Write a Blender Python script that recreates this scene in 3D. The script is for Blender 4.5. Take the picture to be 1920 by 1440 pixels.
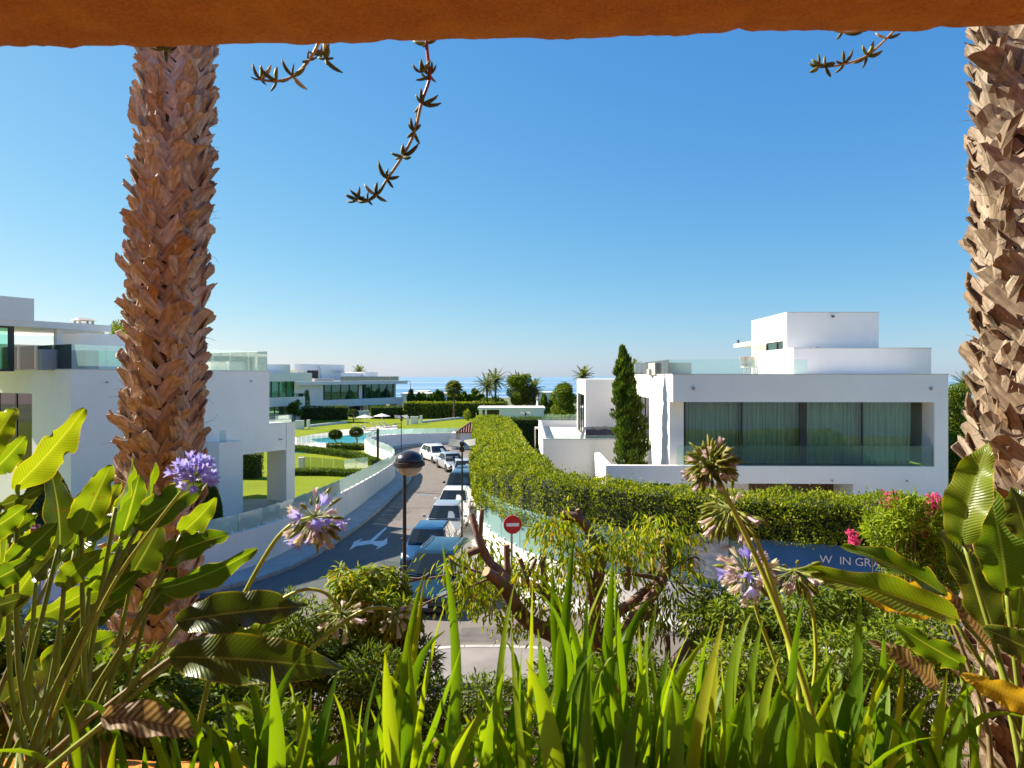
import bpy, math, random
import numpy as np
from mathutils import Vector, Matrix
from mathutils.geometry import tessellate_polygon
SC = bpy.context.scene
COL = SC.collection
for _o in list(bpy.data.objects): bpy.data.objects.remove(_o)
RND = random.Random(7)
NPR = np.random.default_rng(11)
F = 1280.0; CU = 960.0; HV = 706.0; CZ = 7.0      # focal length in photo pixels, image centre, horizon row, eye height (m)

# ------------------------------------------------------------------ camera
cd = bpy.data.cameras.new('camera'); cam = bpy.data.objects.new('camera', cd); COL.objects.link(cam)
cam.location = (0, 0, CZ); cam.rotation_euler = (math.radians(90), 0, 0)
cd.sensor_width = 36; cd.lens = 24; cd.shift_y = -14/1920
cd.clip_start = 0.05; cd.clip_end = 90000
cd.dof.use_dof = True; cd.dof.focus_distance = 26; cd.dof.aperture_fstop = 9
SC.camera = cam
# ------------------------------------------------------------------ light
SUN = Vector((-0.735, 0.330, 0.585)).normalized()
EL = math.asin(SUN.z); AZ = math.atan2(SUN.x, SUN.y)
w = bpy.data.worlds.new('World'); SC.world = w; w.use_nodes = True
nt = w.node_tree; bg = nt.nodes['Background']
sky = nt.nodes.new('ShaderNodeTexSky'); sky.sky_type = 'NISHITA'; sky.sun_disc = False
sky.sun_elevation = EL; sky.sun_rotation = AZ
sky.air_density = 1.0; sky.dust_density = 0.3; sky.ozone_density = 4.0; sky.altitude = 0
# the photograph's colour rendering of a clear sky: a per-channel tone response over the whole dome
_sp = nt.nodes.new('ShaderNodeSeparateColor'); _cb = nt.nodes.new('ShaderNodeCombineColor'); nt.links.new(sky.outputs[0], _sp.inputs[0])
for _i, (_g, _k) in enumerate(((1.17, .236), (.74, .585), (.36, 1.38))):
    _p = nt.nodes.new('ShaderNodeMath'); _p.operation = 'POWER'; _p.inputs[1].default_value = _g; nt.links.new(_sp.outputs[_i], _p.inputs[0])
    _m = nt.nodes.new('ShaderNodeMath'); _m.operation = 'MULTIPLY'; _m.inputs[1].default_value = _k; nt.links.new(_p.outputs[0], _m.inputs[0]); nt.links.new(_m.outputs[0], _cb.inputs[_i])
nt.links.new(_cb.outputs[0], bg.inputs[0]); bg.inputs[1].default_value = 0.13
sd = bpy.data.lights.new('sun', 'SUN'); sd.energy = 5.0; sd.angle = math.radians(0.55); sd.color = (1.0, 0.91, 0.77)
sun = bpy.data.objects.new('sun', sd); COL.objects.link(sun)
sun.rotation_euler = (-SUN).to_track_quat('-Z', 'Y').to_euler(); sun.location = (-60, 30, 60)
SC.view_settings.view_transform = 'Standard'; SC.view_settings.look = 'None'
SC.view_settings.exposure = 1.33; SC.view_settings.gamma = 1.0
SC.render.engine = 'CYCLES'
SC.cycles.max_bounces = 12; SC.cycles.transparent_max_bounces = 24; SC.cycles.transmission_bounces = 8
SC.cycles.diffuse_bounces = 8; SC.cycles.glossy_bounces = 4
SC.cycles.caustics_reflective = False; SC.cycles.caustics_refractive = False
SC.cycles.sample_clamp_indirect = 6.0

# ------------------------------------------------------------------ helpers
def P(u, v, Y): return Vector(((u-CU)/F*Y, Y, CZ-(v-HV)/F*Y))
def GX(u, Y): return (u-CU)/F*Y
def zroad(y): return -0.03*(min(max(y, 18.0), 51.0)-18.0)
def tag(o, label=None, cat=None, group=None, kind=None):
    if label: o['label'] = label
    if cat: o['category'] = cat
    if group: o['group'] = group
    if kind: o['kind'] = kind
    return o
def thing(name, label, cat, loc=(0, 0, 0), rz=0.0, group=None):
    o = bpy.data.objects.new(name, None); COL.objects.link(o)
    o.location = loc; o.rotation_euler = (0, 0, rz); o.empty_display_size = 0.2
    return tag(o, label, cat, group)
def link(name, me, parent=None, loc=None, rot=None, scale=None, kind=None):
    o = bpy.data.objects.new(name, me); COL.objects.link(o); o.parent = parent
    if loc is not None: o.location = loc
    if rot is not None:
        if len(rot) == 4: o.rotation_mode = 'QUATERNION'; o.rotation_quaternion = rot
        else: o.rotation_euler = rot
    if scale is not None: o.scale = scale if hasattr(scale, '__len__') else (scale,)*3
    if kind: o['kind'] = kind
    return o
def structure(o): o['kind'] = 'structure'; return o

class MB:
    """collects shapes; build() links them as one mesh object"""
    def __init__(s): s.v = []; s.f = []; s.m = []; s.uv = []
    def add(s, vs, fs, mi=0):
        n = len(s.v); s.v += [tuple(p) for p in vs]
        s.f += [tuple(n+i for i in f) for f in fs]; s.m += [mi]*len(fs); return s
    def box(s, x0, x1, y0, y1, z0, z1, mi=0):
        return s.add([(x0,y0,z0),(x1,y0,z0),(x1,y1,z0),(x0,y1,z0),(x0,y0,z1),(x1,y0,z1),(x1,y1,z1),(x0,y1,z1)],
            [(0,3,2,1),(4,5,6,7),(0,1,5,4),(1,2,6,5),(2,3,7,6),(3,0,4,7)], mi)
    def cbox(s, x0, x1, y0, y1, z0, z1, c=0.02, mi=0):
        """box with chamfered edges"""
        xs = (x0, x0+c, x1-c, x1); vs = []
        def ring(z, i): return [(x0+i,y0,z),(x1-i,y0,z),(x1,y0+i,z),(x1,y1-i,z),(x1-i,y1,z),(x0+i,y1,z),(x0,y1-i,z),(x0,y0+i,z)]
        def ringi(z): return [(x0+2*c,y0+c,z),(x1-2*c,y0+c,z),(x1-c,y0+2*c,z),(x1-c,y1-2*c,z),(x1-2*c,y1-c,z),(x0+2*c,y1-c,z),(x0+c,y1-2*c,z),(x0+c,y0+2*c,z)]
        vs = ringi(z0)+ring(z0+c, c)+ring(z1-c, c)+ringi(z1)
        fs = [tuple(range(7,-1,-1)), tuple(range(24,32))]
        for r in range(3):
            for i in range(8):
                j = (i+1) % 8; fs.append((r*8+i, r*8+j, r*8+8+j, r*8+8+i))
        return s.add(vs, fs, mi)
    def prism(s, poly, z0, z1, mi=0):
        """vertical prism over a plan polygon (counter-clockwise); z0, z1 numbers or per-vertex lists"""
        n = len(poly)
        a = [(p[0], p[1], z0[i] if hasattr(z0,'__len__') else z0) for i, p in enumerate(poly)]
        b = [(p[0], p[1], z1[i] if hasattr(z1,'__len__') else z1) for i, p in enumerate(poly)]
        tri = tessellate_polygon([[Vector((p[0], p[1], 0)) for p in poly]])
        fs = []
        for t in tri:
            A, B, C = (poly[t[0]], poly[t[1]], poly[t[2]])
            cr = (B[0]-A[0])*(C[1]-A[1])-(B[1]-A[1])*(C[0]-A[0])
            t = t if cr > 0 else (t[0], t[2], t[1])
            fs.append(tuple(n+i for i in t)); fs.append((t[0], t[2], t[1]))
        for i in range(n):
            j = (i+1) % n; fs.append((i, j, n+j, n+i))
        return s.add(a+b, fs, mi)
    def sheet(s, poly, z, mi=0):
        tri = tessellate_polygon([[Vector((p[0], p[1], 0)) for p in poly]])
        fs = []
        for t in tri:
            A, B, C = (poly[t[0]], poly[t[1]], poly[t[2]])
            cr = (B[0]-A[0])*(C[1]-A[1])-(B[1]-A[1])*(C[0]-A[0])
            fs.append(t if cr > 0 else (t[0], t[2], t[1]))
        return s.add([(p[0], p[1], z(p[0], p[1]) if callable(z) else z) for p in poly], fs, mi)
    def tube(s, pts, rad, n=8, mi=0, caps=True):
        pts = [Vector(p) for p in pts]; k = len(pts)
        if not hasattr(rad, '__len__'): rad = [rad]*k
        up = Vector((0.31, 0.17, 0.93)); vs = []; prev = None
        for i, p in enumerate(pts):
            d = (pts[min(i+1, k-1)]-pts[max(i-1, 0)])
            d = d.normalized() if d.length > 1e-9 else Vector((0,0,1))
            if prev is None: a = d.cross(up)
            else: a = prev-d*prev.dot(d)
            if a.length < 1e-6: a = d.cross(Vector((1,0,0)))
            a.normalize(); prev = a; b = d.cross(a)
            for j in range(n):
                t = 2*math.pi*j/n; vs.append(p+(a*math.cos(t)+b*math.sin(t))*rad[i])
        fs = []
        for i in range(k-1):
            for j in range(n):
                q = (j+1) % n; fs.append((i*n+j, i*n+q, i*n+n+q, i*n+n+j))
        if caps: fs.append(tuple(range(n-1, -1, -1))); fs.append(tuple((k-1)*n+j for j in range(n)))
        return s.add(vs, fs, mi)
    def lathe(s, prof, n=16, c=(0,0,0), mi=0):
        vs = []; k = len(prof)
        for r, z in prof:
            for j in range(n):
                t = 2*math.pi*j/n; vs.append((c[0]+r*math.cos(t), c[1]+r*math.sin(t), c[2]+z))
        fs = [(i*n+j, i*n+(j+1) % n, i*n+n+(j+1) % n, i*n+n+j) for i in range(k-1) for j in range(n)]
        fs.append(tuple(range(n-1, -1, -1))); fs.append(tuple((k-1)*n+j for j in range(n)))
        return s.add(vs, fs, mi)
    def grid(s, rows, mi=0, closed=False):
        nr, nc = len(rows), len(rows[0]); vs = [p for r in rows for p in r]
        fs = [(i*nc+j, i*nc+j+1, i*nc+nc+j+1, i*nc+nc+j) for i in range(nr-1) for j in range(nc-1)]
        if closed: fs += [(i*nc+nc-1, i*nc, i*nc+nc, i*nc+2*nc-1) for i in range(nr-1)]
        return s.add(vs, fs, mi)
    def mesh(s, name, mats, smooth=False):
        me = bpy.data.meshes.new(name); me.from_pydata(s.v, [], s.f)
        for m in (mats if isinstance(mats, (list, tuple)) else [mats]): me.materials.append(m)
        if any(s.m): me.polygons.foreach_set('material_index', s.m)
        if smooth:
            me.polygons.foreach_set('use_smooth', [True]*len(me.polygons))
            if smooth is not True:
                try: me.set_sharp_from_angle(angle=math.radians(smooth))
                except Exception: pass
        me.update(); return me
    def build(s, name, mats, parent=None, smooth=False, world=False, kind=None):
        if world and parent is not None:
            inv = (Matrix.Translation(parent.location) @ parent.rotation_euler.to_matrix().to_4x4()).inverted()
            s.v = [tuple(inv @ Vector(p)) for p in s.v]
        return link(name, s.mesh(name, mats, smooth), parent, kind=kind)

def npmesh(name, V, Fq, mat, uv=None, smooth=False):
    """V (n,3) float, Fq (m,k) int -> mesh; uv (m,k,2)"""
    me = bpy.data.meshes.new(name); m, k = Fq.shape
    me.vertices.add(len(V)); me.vertices.foreach_set('co', np.ascontiguousarray(V, dtype=np.float32).ravel())
    me.loops.add(m*k); me.loops.foreach_set('vertex_index', np.ascontiguousarray(Fq, dtype=np.int32).ravel())
    me.polygons.add(m); me.polygons.foreach_set('loop_start', np.arange(0, m*k, k, dtype=np.int32))
    if uv is not None:
        l = me.uv_layers.new(name='uv'); l.data.foreach_set('uv', np.ascontiguousarray(uv, dtype=np.float32).ravel())
    for mm in (mat if isinstance(mat, (list, tuple)) else [mat]): me.materials.append(mm)
    if smooth: me.polygons.foreach_set('use_smooth', np.ones(m, dtype=bool))
    me.update(calc_edges=True); me.validate(); return me

def unit(a): return a/np.maximum(np.linalg.norm(a, axis=-1, keepdims=True), 1e-9)
LEAF4 = (np.array([(0,0,0),(.42,.5,.10),(1,0,-.05),(.42,-.5,.10)], float), np.array([(0,1,2),(0,2,3)]))
LEAF8 = (np.array([(0,0,0),(.3,.42,.06),(.3,0,0),(.3,-.42,.06),(.7,.36,.0),(.7,0,-.06),(.7,-.36,.0),(1,0,-.22)], float),
         np.array([(0,1,2),(0,2,3),(1,4,5),(1,5,2),(2,5,6),(2,6,3),(4,7,5),(5,7,6)]))
def leaves(Pt, D, N, L, W, tpl=LEAF4):
    Pt = np.asarray(Pt, float); n = len(Pt); D = unit(np.asarray(D, float))
    S = unit(np.cross(D, N)); N = np.cross(S, D)
    L = np.broadcast_to(np.asarray(L, float), (n,))[:, None, None]; W = np.broadcast_to(np.asarray(W, float), (n,))[:, None, None]
    T, Fc = tpl; k = len(T)
    V = Pt[:, None, :]+D[:, None, :]*T[None, :, 0:1]*L+S[:, None, :]*T[None, :, 1:2]*W+N[:, None, :]*T[None, :, 2:3]*L
    Fq = Fc[None]+(np.arange(n)*k)[:, None, None]
    return V.reshape(-1, 3), Fq.reshape(-1, Fc.shape[1])
def nz(p, f, seed=0):
    """cheap smooth noise of numpy points"""
    r = np.random.default_rng(seed); o = np.zeros(len(p))
    for k in range(5):
        d = r.normal(size=3)*f*(1+.5*k); o += np.sin(p@d+r.uniform(0, 6.28))/(1+.4*k)
    return o/2.6
def catmull(pts, per=6):
    pts = [Vector(p) for p in pts]; out = []
    for i in range(len(pts)-1):
        a, b, c, d = pts[max(i-1, 0)], pts[i], pts[i+1], pts[min(i+2, len(pts)-1)]
        for k in range(per):
            t = k/per
            out.append(0.5*((2*b)+(c-a)*t+(2*a-5*b+4*c-d)*t*t+(3*b-a-3*c+d)*t**3))
    out.append(pts[-1]); return out
def resample(pts, step):
    pts = [Vector(p) for p in pts]; L = [0]
    for i in range(1, len(pts)): L.append(L[-1]+(pts[i]-pts[i-1]).length)
    n = max(1, round(L[-1]/step)); out = []; j = 0
    for k in range(n+1):
        s = L[-1]*k/n
        while j < len(L)-2 and L[j+1] < s: j += 1
        t = (s-L[j])/max(L[j+1]-L[j], 1e-9); out.append(pts[j].lerp(pts[j+1], min(max(t,0),1)))
    return out
def offset(pts, d):
    """shift a plan polyline to its left by d"""
    out = []
    for i, p in enumerate(pts):
        t = pts[min(i+1, len(pts)-1)]-pts[max(i-1, 0)]; t = Vector((t.x, t.y, 0)).normalized()
        out.append(Vector((p.x-t.y*d, p.y+t.x*d, p.z)))
    return out

# ------------------------------------------------------------------ materials
def new_mat(name):
    m = bpy.data.materials.new(name); m.use_nodes = True
    n = m.node_tree; return m, n, n.nodes['Principled BSDF'], n.nodes['Material Output']
def noise_node(n, scale, detail=4, coord='Object', stretch=None, rough=.55):
    tc = n.nodes.new('ShaderNodeTexCoord'); src = tc.outputs[coord]
    if stretch:
        mp = n.nodes.new('ShaderNodeMapping'); mp.inputs['Scale'].default_value = stretch
        n.links.new(src, mp.inputs[0]); src = mp.outputs[0]
    t = n.nodes.new('ShaderNodeTexNoise'); t.inputs['Scale'].default_value = scale
    t.inputs['Detail'].default_value = detail; t.inputs['Roughness'].default_value = rough
    n.links.new(src, t.inputs['Vector']); return t
def ramp(n, src, stops):
    r = n.nodes.new('ShaderNodeValToRGB'); e = r.color_ramp.elements
    while len(e) < len(stops): e.new(0.5)
    for i, (p, c) in enumerate(stops): e[i].position = p; e[i].color = (*c, 1)
    n.links.new(src, r.inputs[0]); return r.outputs[0]
def mixc(n, fac, a, b, mode='MIX'):
    x = n.nodes.new('ShaderNodeMix'); x.data_type = 'RGBA'; x.blend_type = mode
    for s, val in ((x.inputs[0], fac), (x.inputs[6], a), (x.inputs[7], b)):
        if hasattr(val, 'is_output'): n.links.new(val, s)
        elif isinstance(val, (int, float)): s.default_value = val
        else: s.default_value = (*val, 1)
    return x.outputs[2]
def bump(n, b, src, strength, dist=0.02):
    bp = n.nodes.new('ShaderNodeBump'); bp.inputs['Strength'].default_value = strength; bp.inputs['Distance'].default_value = dist
    n.links.new(src, bp.inputs['Height']); n.links.new(bp.outputs[0], b.inputs['Normal']); return bp
def simple(name, c, rough=.6, var=.12, scale=3.0, bmp=0.0, metal=0.0, bscale=40, coord='Object', stretch=None, spec=.5, dist=.01):
    m, n, b, o = new_mat(name)
    t = noise_node(n, scale, 5, coord, stretch)
    lo = tuple(max(0, x*(1-var)) for x in c); hi = tuple(min(1, x*(1+var)) for x in c)
    n.links.new(ramp(n, t.outputs[0], [(.3, lo), (.7, hi)]), b.inputs['Base Color'])
    b.inputs['Roughness'].default_value = rough; b.inputs['Metallic'].default_value = metal; b.inputs['Specular IOR Level'].default_value = spec
    if bmp: bump(n, b, noise_node(n, bscale, 6, coord).outputs[0], bmp, dist)
    return m
def leaf_mat(name, stops, trans, tfac=.45, rough=.5, rand='island', spec=.25, extra=None):
    """stops: colour ramp over a per-leaf random number; trans multiplies it for the light passing through"""
    m, n, b, o = new_mat(name)
    if rand == 'island':
        g = n.nodes.new('ShaderNodeNewGeometry'); r = g.outputs['Random Per Island']
    else:
        g = n.nodes.new('ShaderNodeObjectInfo'); r = g.outputs['Random']
    c = ramp(n, r, stops)
    if rand == 'island': c = mixc(n, 1.0, c, ramp(n, noise_node(n, 1.1, 4).outputs[0], [(.32, (.62,.66,.7)), (.5, (1,1,1)), (.7, (1.18,1.12,.9))]), 'MULTIPLY')
    if extra: c = extra(n, c, b)
    n.links.new(c, b.inputs['Base Color']); b.inputs['Roughness'].default_value = rough; b.inputs['Specular IOR Level'].default_value = spec
    tr = n.nodes.new('ShaderNodeBsdfTranslucent')
    n.links.new(mixc(n, 1.0, c, trans, 'MULTIPLY'), tr.inputs[0])
    mx = n.nodes.new('ShaderNodeMixShader'); mx.inputs[0].default_value = tfac
    n.links.new(b.outputs[0], mx.inputs[1]); n.links.new(tr.outputs[0], mx.inputs[2]); n.links.new(mx.outputs[0], o.inputs[0])
    return m
def glass_mat(name, tint, reflect=1.0, rough=0.0, frost=0.0, frost_col=(.8,.9,.88), ior=1.5):
    m, n, b, o = new_mat(name); n.nodes.remove(b)
    t = n.nodes.new('ShaderNodeBsdfTransparent'); t.inputs[0].default_value = (*tint, 1)
    g = n.nodes.new('ShaderNodeBsdfGlossy'); g.inputs['Roughness'].default_value = rough
    fr = n.nodes.new('ShaderNodeFresnel'); fr.inputs[0].default_value = ior
    mu = n.nodes.new('ShaderNodeMath'); mu.operation = 'MULTIPLY'; mu.inputs[1].default_value = reflect; mu.use_clamp = True
    n.links.new(fr.outputs[0], mu.inputs[0]); base = t.outputs[0]
    if frost:
        d = n.nodes.new('ShaderNodeBsdfDiffuse'); d.inputs[0].default_value = (*frost_col, 1)
        tl = n.nodes.new('ShaderNodeBsdfTranslucent'); tl.inputs[0].default_value = (*frost_col, 1)
        a = n.nodes.new('ShaderNodeMixShader'); a.inputs[0].default_value = .5
        n.links.new(d.outputs[0], a.inputs[1]); n.links.new(tl.outputs[0], a.inputs[2])
        c = n.nodes.new('ShaderNodeMixShader'); c.inputs[0].default_value = frost
        n.links.new(base, c.inputs[1]); n.links.new(a.outputs[0], c.inputs[2]); base = c.outputs[0]
    mx = n.nodes.new('ShaderNodeMixShader'); n.links.new(mu.outputs[0], mx.inputs[0])
    n.links.new(base, mx.inputs[1]); n.links.new(g.outputs[0], mx.inputs[2]); n.links.new(mx.outputs[0], o.inputs[0])
    return m
def plaster(name, c, var=.03, streak=.05, bmp=.08):
    m, n, b, o = new_mat(name)
    a = noise_node(n, .7, 5); s = noise_node(n, 2.6, 6, stretch=(1,1,.2), rough=.7)
    c1 = ramp(n, a.outputs[0], [(.3, tuple(x*(1-var) for x in c)), (.7, tuple(min(1, x*(1+var)) for x in c))])
    dirt = ramp(n, s.outputs[0], [(.30, (1-streak,)*3), (.75, (1,1,1))])
    n.links.new(mixc(n, 1.0, c1, dirt, 'MULTIPLY'), b.inputs['Base Color'])
    b.inputs['Roughness'].default_value = .75; b.inputs['Specular IOR Level'].default_value = .3
    bump(n, b, noise_node(n, 60, 6).outputs[0], bmp, .004); return m
M = {}
M['white'] = plaster('white_render', (.87,.83,.775), streak=.035)
M['white_far'] = plaster('white_render_far', (.83,.80,.765), streak=.03)
M['garden_wall'] = plaster('white_garden_wall', (.83,.79,.735), var=.04, streak=.07)
M['grey_render'] = plaster('grey_render', (.33,.34,.36))
M['beige_render'] = plaster('beige_render', (.50,.44,.37))
M['frame'] = simple('dark_window_frame', (.035,.033,.035), .45, .1)
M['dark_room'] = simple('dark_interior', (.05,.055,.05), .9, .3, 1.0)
M['wood'] = simple('brown_wood', (.14,.065,.035), .5, .35, 6, .1, stretch=(6,6,.6))
M['rail_glass'] = glass_mat('rail_glass', (.88,.97,.95), 1.0, 0.0, .10, (.62,.85,.82))
M['clear_glass'] = glass_mat('clear_fence_glass', (.93,.98,.97), .7)
M['wall_glass'] = glass_mat('etched_wall_glass', (.80,.93,.91), .8, .05, .62, (.72,.90,.88))
M['teal_glass'] = glass_mat('teal_etched_glass', (.60,.80,.78), .7, .1, .95, (.42,.66,.62))
M['window_glass'] = glass_mat('window_glass', (.88,.96,.91), 1.4)
M['far_glass'] = glass_mat('far_window_glass', (.62,.94,.86), .9)
M['car_glass'] = glass_mat('car_glass', (.30,.42,.42), 1.8)
# ------------------------------------------------------------------ ground materials
def asphalt():
    m, n, b, o = new_mat('asphalt')
    big = noise_node(n, .35, 5); fine = noise_node(n, 55, 3); mid = noise_node(n, 2.5, 6, stretch=(2.2,.35,1))
    c = ramp(n, big.outputs[0], [(.3, (.145,.122,.105)), (.7, (.19,.162,.14))])
    c = mixc(n, .30, c, ramp(n, mid.outputs[0], [(.35, (.11,.092,.08)), (.7, (.22,.188,.163))]))
    c = mixc(n, .25, c, ramp(n, fine.outputs[0], [(.3, (.075,.065,.057)), (.7, (.28,.245,.215))]))
    n.links.new(c, b.inputs['Base Color']); b.inputs['Roughness'].default_value = .85; b.inputs['Specular IOR Level'].default_value = .25
    bump(n, b, fine.outputs[0], .35, .01); return m
def lawn_mat(name, c0, c1, c2):
    m, n, b, o = new_mat(name)
    a = noise_node(n, .22, 5); f = noise_node(n, 14, 5); s = noise_node(n, 1.6, 3, stretch=(.35,1.6,1))
    c = ramp(n, a.outputs[0], [(.32, c0), (.52, c1), (.72, c2)])
    c = mixc(n, .35, c, ramp(n, f.outputs[0], [(.3, tuple(x*.45 for x in c1)), (.7, tuple(min(1,x*1.5) for x in c2))]))
    c = mixc(n, .18, c, ramp(n, s.outputs[0], [(.4, c0), (.6, c2)]))
    n.links.new(c, b.inputs['Base Color']); b.inputs['Roughness'].default_value = .9; b.inputs['Specular IOR Level'].default_value = .1
    b.inputs['Sheen Weight'].default_value = .05; b.inputs['Sheen Tint'].default_value = (.6,.8,.05,1)
    bump(n, b, noise_node(n, 35, 4).outputs[0], .9, .04); return m
M['asphalt'] = asphalt()
M['lawn'] = lawn_mat('lawn_grass', (.11,.17,.004), (.16,.21,.004), (.22,.24,.006))
M['pavement'] = simple('concrete_pavement', (.42,.41,.39), .85, .14, 1.3, .2, bscale=90)
M['pavement_near'] = simple('worn_pavement', (.22,.195,.175), .9, .2, 1.1, .3, bscale=70)
M['kerb'] = simple('kerb_concrete', (.40,.37,.33), .85, .22, 2.0, .3, bscale=60)
M['soil'] = simple('dry_soil', (.11,.075,.05), .95, .5, 2.2, .8, bscale=14, dist=.05)
M['drive'] = simple('driveway_slabs', (.33,.31,.285), .8, .12, .8, .1)
M['deck'] = simple('pale_pool_deck', (.60,.53,.45), .8, .08, .8)
M['paint'] = simple('road_paint', (.72,.72,.70), .7, .12, 6, .1)
M['metal_dark'] = simple('dark_painted_metal', (.022,.020,.020), .45, .3, 8)
M['metal_grey'] = simple('galvanised_metal', (.34,.33,.32), .42, .15, 8, metal=.7)
M['plastic_black'] = simple('black_plastic', (.018,.018,.02), .4, .2, 8)
# ------------------------------------------------------------------ terrain, sea, roads
mb = MB()
rows = []
for y in (-40, 8, 60, 110, 160, 300, 600, 900, 1150, 1300):
    z = -1.35 if y <= 110 else -1.35-(y-110)*.0262
    rows.append([(x*(1+max(0, y)/300), y, z) for x in range(-200, 201, 40)])
mb.grid([[(p[0], p[1], p[2]) for p in r] for r in rows]); structure(mb.build('terrain', simple('coastal_scrub', (.10,.12,.05), .95, .5, .03, .5, bscale=.3, dist=2)))
def sea_mat():
    m, n, b, o = new_mat('sea_water')
    a = noise_node(n, .0016, 6, stretch=(.04,1.0,1), rough=.7); c2 = noise_node(n, .006, 4, stretch=(.06,1.0,1))
    c = ramp(n, a.outputs[0], [(.36, (.03,.13,.26)), (.48, (.05,.18,.32)), (.54, (.50,.58,.62)), (.60, (.07,.21,.35)), (.68, (.45,.54,.60))])  # pale bands paint the glitter of calm slicks into the water colour
    n.links.new(mixc(n, .3, c, ramp(n, c2.outputs[0], [(.42, (.03,.13,.26)), (.6, (.40,.50,.56))])), b.inputs['Base Color'])
    rr = n.nodes.new('ShaderNodeMapRange'); rr.inputs[3].default_value = .22; rr.inputs[4].default_value = .5
    n.links.new(a.outputs[0], rr.inputs[0]); n.links.new(rr.outputs[0], b.inputs['Roughness'])
    bump(n, b, noise_node(n, .09, 5, stretch=(.5,1.4,1)).outputs[0], .5, 1.2); return m
mb = MB(); rows = []
for y in (900, 1600, 3000, 6000, 12000, 25000, 60000): rows.append([(x*y/1000, y, -30.0) for x in (-1600, -800, 0, 800, 1600)])
mb.grid(rows); structure(mb.build('sea', sea_mat()))
mb = MB(); ys = [10.2, 14, 18, 24, 30, 36, 42, 51, 60, 75, 90]
mb.grid([[(x, y, zroad(y)) for x in (-60, -20, -8, 0, 8, 20, 60)] for y in ys]); road = structure(mb.build('road', M['asphalt']))
# darker repair strips across the road
M['patch'] = simple('asphalt_patch', (.105,.092,.082), .9, .25, 3, .3, bscale=60)
for pl in ([(-5.2,24.2),(-3.9,24.0),(-3.8,26.6),(-5.1,26.9)], [(-6.9,36),(-5.9,35.8),(-5.7,39),(-6.8,39.3)], [(-1.5,18.0),(.6,18.1),(.5,19.3),(-1.4,19.1)], [(-6.0,20.2),(-3.4,19.6),(-3.2,20.6),(-5.8,21.2)]):
    mb = MB(); mb.sheet(pl, lambda x, y: zroad(y)+.004); mb.build('asphalt_patch', M['patch'], road)
for (cx, cy) in ((-4.6, 22.0), (-5.3, 34.0), (-5.9, 45.0)):
    mb = MB(); mb.lathe([(.33, 0), (.33, .007), (.30, .009)], 24, (cx, cy, zroad(cy)-.001)); mb.build('manhole_cover', M['metal_grey'], road)
for (yy, x0, x1, wd) in ((39.5, -7.1, -4.2, .12), (46.5, -7.2, -4.0, .10)):
    mb = MB(); mb.add([(x0, yy, zroad(yy)+.004), (x1, yy+.25, zroad(yy+.25)+.004), (x1, yy+wd+.25, zroad(yy+wd+.25)+.004), (x0, yy+wd, zroad(yy+wd)+.004)], [(0,1,2,3)])
    mb.build('tar_seam', simple('tar', (.035,.03,.028), .7, .2), road)

WLp = [(-34,18.2),(-20,19.6),(-14.6,21.1),(-11.5,22.9),(-9.75,25.4),(-9.1,30),(-8.85,36.7),(-9.0,46),(-9.25,54),(-10.4,58.5),(-12.6,62.5),(-14.0,66),(-14.6,70),(-14.2,74.5),(-13,78),(-11.2,80.2),(-7.5,81.2),(-5,81)]
WL = catmull([(x, y, 0) for x, y in WLp], 8)
WRp = [(30,14.6),(22,15.4),(18,15.8),(12,16.8),(8,17.9),(4.7,19.3),(1.6,21.4),(.13,23.5),(-.9,26.1),(-1.3,28),(-1.85,36),(-2.3,46),(-2.8,56),(-3.2,64),(-3.6,71)]
WR = catmull([(x, y, 0) for x, y in WRp], 8)
def strip(name, a, b, zf0, zf1, mat, parent=None):
    """a solid strip between two plan lines, bottom zf0, top zf1"""
    mb = MB(); n = len(a); vs = []
    for i in range(n):
        for p in (a[i], b[i]): vs.append((p.x, p.y, zf0(p)))
        for p in (a[i], b[i]): vs.append((p.x, p.y, zf1(p)))
    fs = []
    for i in range(n-1):
        k, j = i*4, i*4+4
        fs += [(k+2, k+3, j+3, j+2), (k, j, j+1, k+1), (k, k+2, j+2, j), (k+1, j+1, j+3, k+3)]
    fs += [(0,1,3,2), ((n-1)*4, (n-1)*4+2, (n-1)*4+3, (n-1)*4+1)]
    return mb.add(vs, fs).build(name, mat, parent)
zr = lambda p: zroad(p.y)
lk_in = offset(WL, -1.2); lk_out = offset(WL, -1.36)
structure(strip('pavement', WL, lk_in, lambda p: zr(p)-.3, lambda p: zr(p)+.13, M['pavement']))
rk_in = offset(WR, .80); rk_out = offset(WR, .95)
structure(strip('pavement', WR, rk_in, lambda p: zr(p)-.3, lambda p: zr(p)+.13, M['pavement']))
NK = catmull([(x, y, 0) for x, y in [(-40,13.2),(-20,14.0),(-9,15.0),(-4,16.6),(-1.2,17.3),(1.5,17.0),(4,15.4),(8,13.6),(20,12.2),(40,11.5)]], 8)
structure(strip('pavement', NK, offset(NK, -2.0), lambda p: -.3, lambda p: .13, M['pavement_near']))
def kerb_run(path, w, step, ymax=1e9):
    k = bpy.data.objects.new('kerb', None); COL.objects.link(k); structure(k)
    pts = resample(path, step); ot = offset(pts, w)
    for i in range(len(pts)-1):
        if pts[i].y > ymax: continue
        a, b, c, d = pts[i].lerp(pts[i+1], .012), pts[i].lerp(pts[i+1], .988), ot[i].lerp(ot[i+1], .988), ot[i].lerp(ot[i+1], .012)
        j = RND.uniform(-.008, .008); poly = [a, b, c, d]
        if (b.x-a.x)*(c.y-a.y)-(b.y-a.y)*(c.x-a.x) < 0: poly = [d, c, b, a]
        zt = [zroad(p.y)+.135+j for p in poly]; zb = [zroad(p.y)-.15 for p in poly]
        MB().prism(poly, zb, zt).build('kerb_stone', M['kerb'], k)
    return k
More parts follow.
